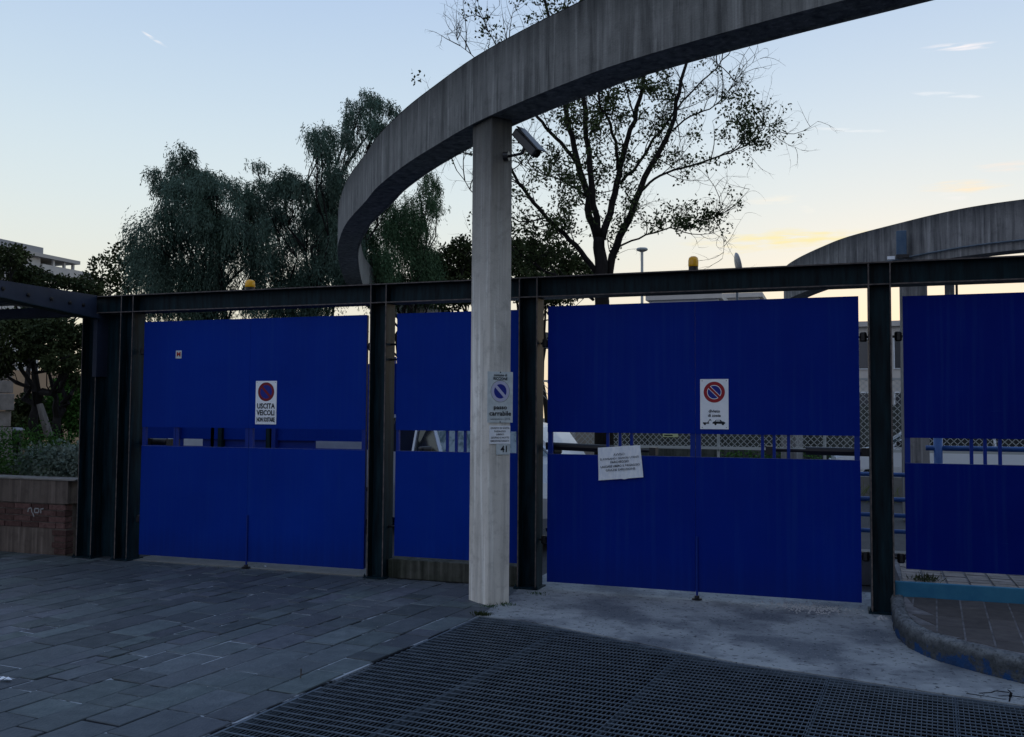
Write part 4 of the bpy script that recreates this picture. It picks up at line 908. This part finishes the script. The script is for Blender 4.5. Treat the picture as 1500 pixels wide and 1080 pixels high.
roundtree('round_tree', 'dark dense tree in the gap between the ring and the concrete column', 680, [(665, 385, 32, 28), (640, 400, 24, 26), (690, 405, 30, 30), (650, 430, 50, 25), (675, 362, 16, 14)], 26, 9000, .11, .06, lf_dark)
roundtree('round_tree', 'dark olive tree just right of the column behind the bare tree', 800, [(775, 375, 30, 26), (815, 385, 36, 28), (760, 410, 30, 30), (845, 405, 30, 28), (800, 425, 60, 26), (750, 365, 18, 18)], 26, 12000, .11, .06, lf_dark)
roundtree('sparse_tree', 'thin leaved tree with sky showing through, above the corner post', 175, [(180, 375, 24, 22), (150, 395, 26, 22), (190, 405, 26, 26), (160, 425, 34, 22), (205, 380, 12, 20), (130, 415, 20, 16)], 28, 2300, .13, .07, lf_dark, tr=.09)
roundtree('round_tree', 'dark tree against the pale building at the left edge', 20, [(15, 375, 28, 16), (8, 400, 40, 22), (45, 405, 30, 14), (80, 412, 34, 9), (110, 416, 30, 8), (130, 425, 24, 12), (40, 425, 50, 14)], 24, 7500, .10, .055, lf_dark)
roundtree('garden_tree', 'dark spreading tree filling the opening above the brick wall', 50, [(20, 500, 46, 34), (75, 495, 46, 30), (50, 475, 60, 24), (110, 510, 26, 30), (5, 540, 14, 14), (90, 530, 26, 16)], 13.5, 10500, .07, .035, lf_dark, tr=.10, base_z=.7)
th = roundtree('garden_tree', 'second darker garden tree forking low beside the corner post', 72, [(100, 545, 18, 12), (70, 535, 14, 10), (112, 560, 10, 10)], 14.5, 700, .07, .035, lf_dark, tr=.11, base_z=.7)
roundtree('green_bush', 'bright green bush behind the garden trees in the opening', 95, [(100, 575, 24, 26), (85, 600, 26, 24), (112, 610, 16, 26)], 17.5, 5200, .08, .05, lf_bright, tr=.05)
roundtree('green_bush', 'dark bush low behind the litter bin in the opening', 45, [(35, 610, 26, 22), (60, 625, 26, 16), (20, 625, 20, 16), (45, 590, 20, 12)], 17.0, 4200, .08, .05, lf_dark, tr=.05)
mb = MB(); mb.tube([at(72, 640, 12.6), at(64, 612, 12.6), at(58, 592, 12.6)], [.055, .05, .04], 8); tag(mb.build('stump', barkl), 'short pale leaning stump among the garden trees', 'stump')

rng = np.random.default_rng(77); random.seed(77)
# the bare tree: limbs follow the real one, twigs grown on them
D0 = 17.0; bt_base = at(886, 640, D0); bt_base.z = 0
bt = thing('bare_tree', 'tall sparse tree with bare spreading limbs and few leaves behind the gates', 'tree', tuple(bt_base))
def limb(pts, dz0=0, dz1=0): 
    k_ = len(pts); return [at(x, y, D0 + dz0 + (dz1 - dz0) * i / (k_ - 1)) for i, (x, y) in enumerate(pts)]
LB = [([(886, 640), (884, 540), (882, 440), (880, 400), (879, 370), (878, 348)], .15, .10, 0, 0),
 ([(876, 350), (864, 318), (858, 278), (846, 238), (838, 200), (828, 160), (822, 110), (812, 60), (800, 10), (795, -40)], .12, .025, 0, .8),
 ([(846, 240), (822, 212), (800, 186), (782, 165), (765, 135), (750, 95), (742, 60)], .06, .014, .3, -.6),
 ([(879, 350), (870, 300), (864, 240), (858, 180), (854, 120), (850, 60), (852, 0), (856, -50)], .11, .02, 0, -.8),
 ([(882, 350), (894, 312), (905, 268), (912, 232), (924, 190), (938, 145), (948, 95), (956, 45), (960, -10)], .12, .02, 0, .3),
 ([(906, 250), (902, 208), (890, 172), (878, 150), (880, 110), (890, 60)], .055, .012, .1, -.7),
 ([(910, 268), (935, 240), (958, 205), (975, 182), (1000, 150), (1030, 118), (1060, 88), (1076, 66)], .055, .008, .2, 1.0),
 ([(888, 430), (893, 400), (902, 362), (922, 320), (938, 278), (960, 232), (984, 188), (994, 135), (1008, 85), (1022, 40)], .15, .02, .2, -.4),
 ([(937, 282), (960, 262), (985, 250), (1020, 240), (1052, 230), (1080, 221), (1102, 205), (1118, 190), (1130, 186)], .045, .006, -.03, .9),
 ([(905, 362), (935, 350), (970, 338), (1000, 333), (1030, 325), (1052, 316)], .035, .005, .1, -.8),
 ([(872, 400), (850, 368), (828, 345), (800, 318), (772, 285), (755, 258), (738, 225), (725, 180)], .09, .015, 0, -1.0),
 ([(870, 440), (840, 418), (800, 396), (760, 374), (735, 350)], .05, .008, .2, -.6),
 ([(858, 290), (835, 270), (805, 258), (780, 250), (765, 240)], .03, .006, .1, .6),
 ([(986, 190), (1010, 170), (1040, 160), (1062, 140), (1075, 118)], .03, .005, -.2, -.9),
 ([(800, 318), (770, 325), (740, 315), (700, 290), (670, 250), (655, 215)], .028, .004, -.5, -.9),
 ([(765, 270), (735, 250), (700, 232), (675, 225)], .022, .004, -.8, -1.2),
 ([(930, 175), (920, 140), (910, 100), (905, 50)], .03, .006, .2, .5),
 ([(758, 110), (735, 80), (715, 45), (700, 5)], .028, .005, -.4, -.2),
 ([(760, 150), (720, 110), (690, 80), (670, 60)], .022, .004, -.4, .2)]
lm = MB(); tw = MB(); leafP = []; leafD = []
leafy = [(1085, 190, 50, 40, 1.5), (1020, 325, 45, 18, 1.5), (820, 275, 55, 45, 1.2), (800, 345, 65, 50, 1.2), (930, 110, 45, 50, 1.3), (860, 170, 45, 60, .5), (950, 240, 60, 60, .35), (920, 370, 40, 40, .9), (770, 370, 60, 40, 1.0), (700, 80, 40, 50, .35), (820, 10, 60, 30, .6), (880, 290, 40, 60, .5)]
def leafiness(P):
    v = np.array(P) - CAM; d = v @ CW; px = 750 + F * (v @ CR) / d; py = 540 - F * (v @ CU) / d
    return min(1.5, .03 + sum(a * math.exp(-(((px - x) / rx) ** 2 + ((py - y) / ry) ** 2)) for x, y, rx, ry, a in leafy))
def twig(a, d, L, r, lvl):
    k_ = 6; pts = [a]; cur = d.normalized(); bend = Vector(rng.normal(size=3)) * .16 + Vector((0, 0, .10 if lvl < 2 else -.03)); p = a
    for i in range(k_):
        cur = (cur + bend + Vector(rng.normal(size=3)) * .09).normalized(); p = p + cur * L / k_; pts.append(p)
    tw.tube(pts, [r * (1 - .8 * i / k_) for i in range(k_ + 1)], 3 if lvl else 4, cap=False)
    if lvl < 2:
        for i in range(1, k_ + 1):
            if rng.random() < (.8 if lvl == 0 else .55):
                dv = ((pts[i] - pts[i - 1]).normalized() + Vector(rng.normal(size=3)) * .75).normalized(); twig(pts[i], dv, L * rng.uniform(.35, .6), r * .5, lvl + 1)
    f = leafiness(pts[-1])
    for i in range(1, k_ + 1):
        n_ = rng.integers(10, 22) if rng.random() < f * (.105 if lvl else .04) else 0
        for _ in range(n_): leafP.append(pts[i] + Vector(rng.normal(size=3)) * .065); leafD.append(rng.normal(size=3) + np.array([0, 0, -.2]))
for pts, r0, r1, z0, z1 in LB:
    P = catmull(limb(pts, z0, z1), 3); P = [p + Vector(rng.normal(size=3)) * .012 for p in P]; k_ = len(P)
    if pts[0] == (886, 640):
        mb = MB(); mb.tube([bt_base] + P[4:], [.20] + [r0 + (r1 - r0) * i / (k_ - 1) for i in range(4, k_)], 10); mb.build('trunk', bark, bt, smooth=True); continue
    lm.tube(P, [r0 * .46 * (1 - i / (k_ - 1)) ** .8 + r1 * .7 for i in range(k_)], 7)
    for i in range(4, k_):
        if rng.random() < .8:
            dv = ((P[i] - P[i - 1]).normalized() * .8 + Vector(rng.normal(size=3)) * .7 + Vector((0, 0, .2))).normalized(); twig(P[i], dv, rng.uniform(.5, 1.25), .011, 0)
    for _ in range(3): twig(P[-1], ((P[-1] - P[-2]).normalized() + Vector(rng.normal(size=3)) * .3), rng.uniform(.4, .9), .008, 1)
lm.build('limbs', bark, bt, smooth=True); tw.build('twigs', bark, bt)
leaf_mesh('leaves', np.array([tuple(p) for p in leafP]), np.array(leafD), rng.uniform(.045, .08, len(leafP)), .04, lf_poplar, bt)
print('leaves', NL, len(leafP), 'twig faces', len(tw.f), 'stones', len(pieces))

# ------------------------------------------------------------------ far buildings
def building(label, x0, x1, y0, y1, h, m, rows, cols, name='building'):
    th = thing(name, label, 'building', ((x0 + x1) / 2, y0, 0))
    mb = MB(); mb.box(x0, x1, y0, y1, -.02, h); mb.build('wall', m, th)
    mb = MB(); mb.box(x0 - .2, x1 + .2, y0 - .2, y1 + .2, h, h + .25); mb.build('roof', plaster, th)
    if rows:
        ww = (x1 - x0) / cols * .5; hh = (h - .8) / rows
        for i in range(cols):
            for j in range(rows):
                xc = x0 + (i + .5) * (x1 - x0) / cols; zc = .8 + (j + .5) * hh
                mb = MB(); mb.box(xc - ww / 2 - .06, xc + ww / 2 + .06, y0 - .05, y0 + .05, zc - hh * .27 - .06, zc + hh * .27 + .06); fr = mb.build('window', wpaint, th)
                mb = MB(); mb.box(xc - ww / 2, xc + ww / 2, y0 - .07, y0 - .052, zc - hh * .27, zc + hh * .27); mb.build('pane', windowm, fr)
    return th
a = aty(952, 434, 42); b_ = aty(1052, 434, 42); building('pale low building far behind the middle gate, left of its neighbour', a.x, b_.x, 42, 52, a.z - .25, plasterw, 2, 6)
a2 = aty(1054, 431, 46); b2 = aty(1112, 431, 46); building('grey building far behind the middle gate, right of its neighbour', a2.x, b2.x, 46, 56, a2.z - .25, plaster, 2, 4)
a3 = aty(1245, 472, 40); building('pale building seen in the narrow gap left of the right post', a3.x, a3.x + 3.2, 40, 48, a3.z - .25, plaster, 2, 2)
# modern building with flat roofs, upper left
mbld = thing('building', 'modern pale building with flat overhanging roofs at the upper left', 'building', (-25, 24, 0))
X0 = -24.5
mb = MB(); mb.box(-45, X0 - .1, 8, 22.3, -.02, 8.12); mb.build('wall', plaster, mbld)
mb = MB(); mb.box(-45, X0, 7, 22.34, 8.27, 8.54); mb.build('attic', mat('attic_grey', (.33, .33, .33), .8, .2), mbld)
mb = MB(); mb.box(-45, X0 + .1, 6, 24.3, 8.12, 8.27); mb.build('roof', mat('roof_edge', (.42, .40, .37), .8, .2), mbld)
mb = MB(); mb.box(-26.5, X0, 22.32, 25.2, 7.48, 7.86); mb.build('balcony', plaster, mbld)
for y in (22.9, 23.5, 24.0):
    mb = MB(); mb.box(X0 - .12, X0 - .02, y, y + .10, 7.86, 8.12); mb.build('pillar', plaster, mbld)
mb = MB(); mb.box(-40, X0 - 3, 22.3, 25.2, -.02, 7.5); mb.build('lower_wall', plaster, mbld)
p = at(5, 565, 30); mb = MB(); mb.box(p.x - 3, p.x + .3, p.y, p.y + 3, -.02, p.z + .5); tag(mb.build('shed', tan), 'tan garden shed glimpsed between the trunks at the left edge', 'shed')
p = at(28, 565, 34); th = thing('pale_van', 'pale blue van glimpsed between the garden trees', 'van', (p.x, p.y, 0))
mb = MB(); mb.box(p.x - .8, p.x + .9, p.y, p.y + 4, .3, p.z + .45); bevel(mb.build('body', mat('pale_blue_paint', (.45, .52, .62), .5, .4), th), .2, 3)
mb = MB(); mb.box(p.x - .6, p.x + .7, p.y - .02, p.y + .03, p.z - .4, p.z - .05); mb.build('window', glass, th)

# street lamp, dish, pole
p = at(940.5, 365, 32); th = thing('street_lamp', 'slim street lamp with a flat round head behind the bare tree', 'street lamp', (p.x, p.y, 0))
mb = MB(); mb.tube([(p.x, p.y, 0), (p.x, p.y, p.z - .08)], [.06, .045], 8); mb.build('pole', wire, th)
mb = MB(); mb.lathe((p.x, p.y, p.z - .1), [(.06, 0), (.18, .05), (.20, .09), (.17, .13), (.05, .15)], 18); mb.build('lamp_head', wire, th)
p = at(1079, 388, 24); th = thing('satellite_dish', 'grey satellite dish seen edge on above the beam', 'satellite dish', (p.x, p.y, 0))
mb = MB(); mb.tube([(p.x, p.y + .1, 0), (p.x, p.y + .1, p.z)], .03, 8); mb.build('mast', galv, th)
mb = MB(); nrm = (Vector((.93, .30, .22))).normalized(); t1 = nrm.orthogonal().normalized(); t2 = nrm.cross(t1); vs = [p - nrm * .03]
for r_ in (.11, .22, .31):
    for j in range(20): vs.append(p + (t1 * math.cos(j * math.pi / 10) + t2 * math.sin(j * math.pi / 10)) * r_ + nrm * (r_ ** 2 * .7 - .03))
mb.add(vs, [(0, 1 + (j + 1) % 20, 1 + j) for j in range(20)] + [(1 + k_ * 20 + j, 1 + k_ * 20 + (j + 1) % 20, 21 + k_ * 20 + (j + 1) % 20, 21 + k_ * 20 + j) for k_ in range(2) for j in range(20)])
o = mb.build('reflector', mat('dish_grey', (.30, .31, .32), .5, .4), th, smooth=True); md = o.modifiers.new('solid', 'SOLIDIFY'); md.thickness = .02
p = at(1401.5, 430, 26); mb = MB(); mb.tube([(p.x, p.y, 0), (p.x, p.y, p.z + .35)], .032, 8); tag(mb.build('thin_pole', bark), 'thin dark pole above the right gate beside the slender column', 'pole')

# ------------------------------------------------------------------ yard behind the gates
# chain link fence on a low wall
cf = thing('chain_link_fence', 'grey chain link fence on a low wall across the yard behind the gates', 'fence', (6, 11.5, 0))
YF = 11.5; xa, xb = 2.6, 13.5; zb_, zt_ = .98, 2.35
mb = MB(); xa = .6; x = xa - 1.4
while x < xb:
    for s_ in (0, 1):
        xs_, xe = (x, x + (zt_ - zb_)) if s_ == 0 else (x + (zt_ - zb_), x)
        z0_, z1_ = zb_, zt_
        if min(xs_, xe) >= xa and max(xs_, xe) <= xb:
            d = Vector((xe - xs_, 0, z1_ - z0_)).normalized(); nn = Vector((-d.z, 0, d.x)) * .0065
            A_, B_ = Vector((xs_, YF, z0_)), Vector((xe, YF, z1_)); mb.add([A_ - nn, B_ - nn, B_ + nn, A_ + nn], [(0, 1, 2, 3)])
    x += .125
stuff(mb.build('wire_mesh', wire, cf))
mb = MB(); mb.box(xa, xb, YF - .03, YF + .03, .93, .985); mb.build('rail', wire, cf)
mb = MB(); mb.box(xa, xb, YF - .02, YF + .02, zt_, zt_ + .04); mb.build('rail', wire, cf)
for x in (2.7, 4.8, 6.9, 9.0, 11.1, 13.3):
    mb = MB(); mb.tube([(x, YF + .05, 0), (x, YF + .05, zt_ + .06)], .03, 8); mb.build('post', wire, cf)
mb = MB(); mb.box(xa, xb, YF - .1, YF + .12, -.02, .45); mb.build('low_wall', con_thr, cf)
tuft(6, YF + 1.2, 2500, .5, .1, grassm, sp=2.0, name='grass')
mb = MB(); mb.box(1.5, 16, 14.6, 14.9, -.02, 1.9); tag(mb.build('yard_wall', concrete('yard_wall_concrete', (.055, .065, .06), (.09, .10, .09), (.02, .024, .02), .9)), 'dark stained wall across the yard beyond the chain link fence', 'wall')
bush('yard_hedge', 'dark clipped hedge behind the chain link fence', 'hedge', [(Vector((x, 13.6, .42)), (.8, .35, .45)) for x in np.arange(5.0, 12, .8)], 9000, .07, .04, lf_bright)
th = thing('yard_sign', 'small yellow green sign fixed on the chain link fence', 'sign', tuple(aty(982, 638, YF - .04)), local=True)
mb = MB(); mb.box(-.16, .16, -.01, 0, -.035, .035); mb.build('plate', mat('sign_yellowgreen', (.55, .62, .35), .5, .3), th)
mb = MB(); mb.box(-.13, .05, -.013, -.0105, -.012, .014); mb.build('print', ink, th)
p = aty(856, 640, 13.5); mb = MB(); mb.box(p.x - .22, p.x + .22, 13.5, 13.9, -.02, 2.6); tag(mb.build('gate_pillar', mat('beige_pillar', (.36, .33, .28), .8, .2, (.30, .27, .23), 3)), 'beige pillar beyond the chain link fence', 'pillar')

# blue tube railing behind the right gate
rl = thing('tube_railing', 'blue tubular railing behind the right post and gate', 'railing', (8.0, 1.5, 0))
rb = mat('railing_blue', (.03, .12, .34), .4, .4, (.02, .08, .25), 6)
for z in (1.315, 1.05, .81, .655, .50):
    mb = MB(); mb.tube([(7.15 if z < 1.2 else 7.98, 1.5, z), (11.2, 1.5, z)], .026 if z > 1.2 else .022, 10); mb.build('rail', rb, rl, smooth=True)
for x in (8.09, 9.4, 10.8):
    mb = MB(); mb.tube([(x, 1.5, .25), (x, 1.5, 1.43)], .042, 12); mb.build('post', rb, rl, smooth=True)
mb = MB(); mb.tube([(7.17, 1.5, -.02), (7.17, 1.5, 1.07)], .022, 10); mb.build('post', rb, rl, smooth=True)
mb = MB(); mb.box(7.10, 11.5, 1.42, 1.62, -.02, .30); tag(mb.build('railing_kerb', con_thr), 'low concrete kerb under the blue tube railing', 'kerb')

# inner blue fence behind the left gate
ib = thing('inner_blue_fence', 'inner blue sheet fence seen through the slot of the left gate', 'fence', (-.8, 4, 0))
for x0, x1, z0, z1 in ((-3.55, 2.6, .05, 1.09), (-3.55, 2.6, 1.20, 2.35)):
    mb = MB(); mb.box(x0, x1, 4.0, 4.03, z0, z1); mb.build('panel', blue, ib)
for x in (-2.75, -1.95, -1.08, -.98, .98, 2.55):
    mb = MB(); mb.box(x, x + .07, 3.94, 4.06, 0, 2.45); mb.build('post', steel if x in (-1.95, -1.08, 2.55) else bluebar, ib)
for x0, x1 in ((-3.55, -2.98), (-2.30, -.27), (.53, 2.6)):
    mb = MB(); mb.box(x0, x1, 4.035, 4.05, 1.08, 1.21); mb.build('slot_cover', bluebar, ib)
mb = MB(); mb.box(-4.4, 2.4, 5.2, 5.4, -.02, 1.5); tag(mb.build('white_wall', wpaint), 'low white wall behind the inner blue fence', 'wall')

# parked cars
def car(label, loc, rz, paint, tall=1.0):
    th = thing('parked_car', label, 'car', loc, 'cars parked behind the gates', rot=(0, 0, rz), local=True)
    St = [(-2.15, .42, .62, .70), (-2.1, .30, .80, .80), (-1.6, .24, .95 * tall, .84), (-.9, .24, 1.05 * tall, .86), (.6, .24, 1.06 * tall, .86), (1.6, .26, 1.05 * tall, .85), (2.05, .35, .98 * tall, .80), (2.12, .45, .80, .74)]
    mb = MB(); vs = []
    for x, zb2, zs, wd in St: vs += [(x, -wd, zb2), (x, -wd - .03, (zb2 + zs) / 2), (x, -wd + .03, zs), (x, 0, zs + .035), (x, wd - .03, zs), (x, wd + .03, (zb2 + zs) / 2), (x, wd, zb2)]
    k_ = 7; mb.add(vs, [(i * k_ + j, i * k_ + (j + 1) % k_, (i + 1) * k_ + (j + 1) % k_, (i + 1) * k_ + j) for i in range(len(St) - 1) for j in range(k_)] + [tuple(range(k_ - 1, -1, -1)), tuple(range(len(vs) - k_, len(vs)))])
    mb.build('body', paint, th, smooth=False, recalc=True)
    mb = MB(); zs = 1.03 * tall; zr = 1.5 * tall * (1.0 if tall < 1.3 else .95)
    lo = [(-1.05, .80), (-.2, .82), (.9, .82), (1.75, .78)]; hi = [(-.35, .62), (0, .64), (.9, .64), (1.35, .60)]
    vs = [(x, -w_, zs) for x, w_ in lo] + [(x, w_, zs) for x, w_ in lo] + [(x, -w_, zr) for x, w_ in hi] + [(x, w_, zr) for x, w_ in hi]
    mb.add(vs, [(i, i + 1, 9 + i, 8 + i) for i in range(3)] + [(5 + i, 4 + i, 12 + i, 13 + i) for i in range(3)] + [(3, 7, 15, 11)]); mb.build('side_glass', glass, th, recalc=True)
    mb = MB(); mb.add([vs[4], vs[0], vs[8], vs[12]], [(0, 1, 2, 3)]); mb.build('windscreen', wscreen, th)
    mb = MB(); mb.add([(x, -w_ - .01, zr) for x, w_ in hi] + [(x, w_ + .01, zr) for x, w_ in hi] + [(x * .9 + .05, -w_ * .85, zr + .05) for x, w_ in hi] + [(x * .9 + .05, w_ * .85, zr + .05) for x, w_ in hi],
        [(i, i + 1, 9 + i, 8 + i) for i in range(3)] + [(5 + i, 4 + i, 12 + i, 13 + i) for i in range(3)] + [(8 + i, 9 + i, 13 + i, 12 + i) for i in range(3)] + [(0, 8, 12, 4), (3, 7, 15, 11)] + [(i + 1, i, 4 + i, 5 + i) for i in range(3)]); mb.build('roof', paint, th, recalc=True)
    for i in range(4):
        for s_ in (-1, 1):
            mb = MB(); mb.tube([(lo[i][0], s_ * (lo[i][1] + .005), zs), (hi[i][0], s_ * (hi[i][1] + .005), zr + .01)], .028, 5); mb.build('pillar', paint, th)
    for x in (-1.35, 1.35):
        for s_ in (-1, 1):
            mb = MB(); mb.lathe((x, s_ * .78, .32), [(.22, -.10), (.32, -.09), (.32, .09), (.22, .10)], 20, axis='y'); wh = mb.build('wheel', tyre, th)
            mb = MB(); mb.lathe((x, s_ * .78, .32), [(.21, -.105), (.21, .105)], 14, axis='y'); mb.build('rim', chrome, wh)
    for s_ in (-1, 1):
        mb = MB(); mb.box(-.95, -.82, s_ * .96 - .08, s_ * .96 + .08, zs + .02, zs + .15); bevel(mb.build('mirror', black, th), .03, 2)
        mb = MB(); mb.box(-2.16, -2.05, s_ * .62 - .14, s_ * .62 + .14, .62, .74); bevel(mb.build('headlight', signw, th), .03, 2)
    return th
car('silver car with dark side windows behind the narrow fixed blue panel', (2.27, 3.65, -.03), R(139), cars, 1.06)
car('tall white van behind the left leaf of the middle gate', (1.05, 6.7, -.03), R(178), carw, 1.5)

# invented unseen blocks, added to cut skylight from behind and the right
building('unseen block added behind the viewer to cut skylight', 12, 34, -44, -32, 13, plaster, 4, 6)
building('unseen block added on the right to shade the gates and column', 14.5, 30, -27, -4.5, 12, plaster, 3, 4)

car('white car beyond the chain link fence at the right', (9.15, 13.2, -.03), R(4), carw, 1.0)

# litter
for px, py, r_, l_ in ((8, 996, .03, 'crumpled white paper scrap on the slabs at the left edge'), (388, 830, .012, 'tiny white scrap on the threshold of the left gate')):
    v = ray(px, py); P = CAM + v * (0.008 - 1.6) / v[2]; mb = MB()
    for k in range(2):
        n0 = [(P[0] + (k * 1.3 - .6) * r_ + r_ * rs.uniform(.5, 1.1) * math.cos(a), P[1] + r_ * .7 * rs.uniform(.5, 1.1) * math.sin(a), P[2] + rs.uniform(0, .5) * r_) for a in (0, 1.2, 2.4, 3.6, 4.9)]
        mb.add(n0 + [(P[0] + (k * 1.3 - .6) * r_, P[1], P[2] + r_ * .7)], [(i, (i + 1) % 5, 5) for i in range(5)])
    tag(mb.build('paper_scrap', paper), l_, 'litter')
v = ray(440, 994); P = CAM + v * (-1.6) / v[2]; mb = MB()
mb.tube([(P[0], P[1], 0), (P[0] + .004, P[1], .035), (P[0] + .010, P[1] - .01, .062)], .004, 5); mb.tube([(P[0] + .003, P[1], .02), (P[0] + .02, P[1], .03)], .003, 5)
tag(mb.build('twig', barkl), 'small upright twig stuck between two slabs near the grating', 'twig')
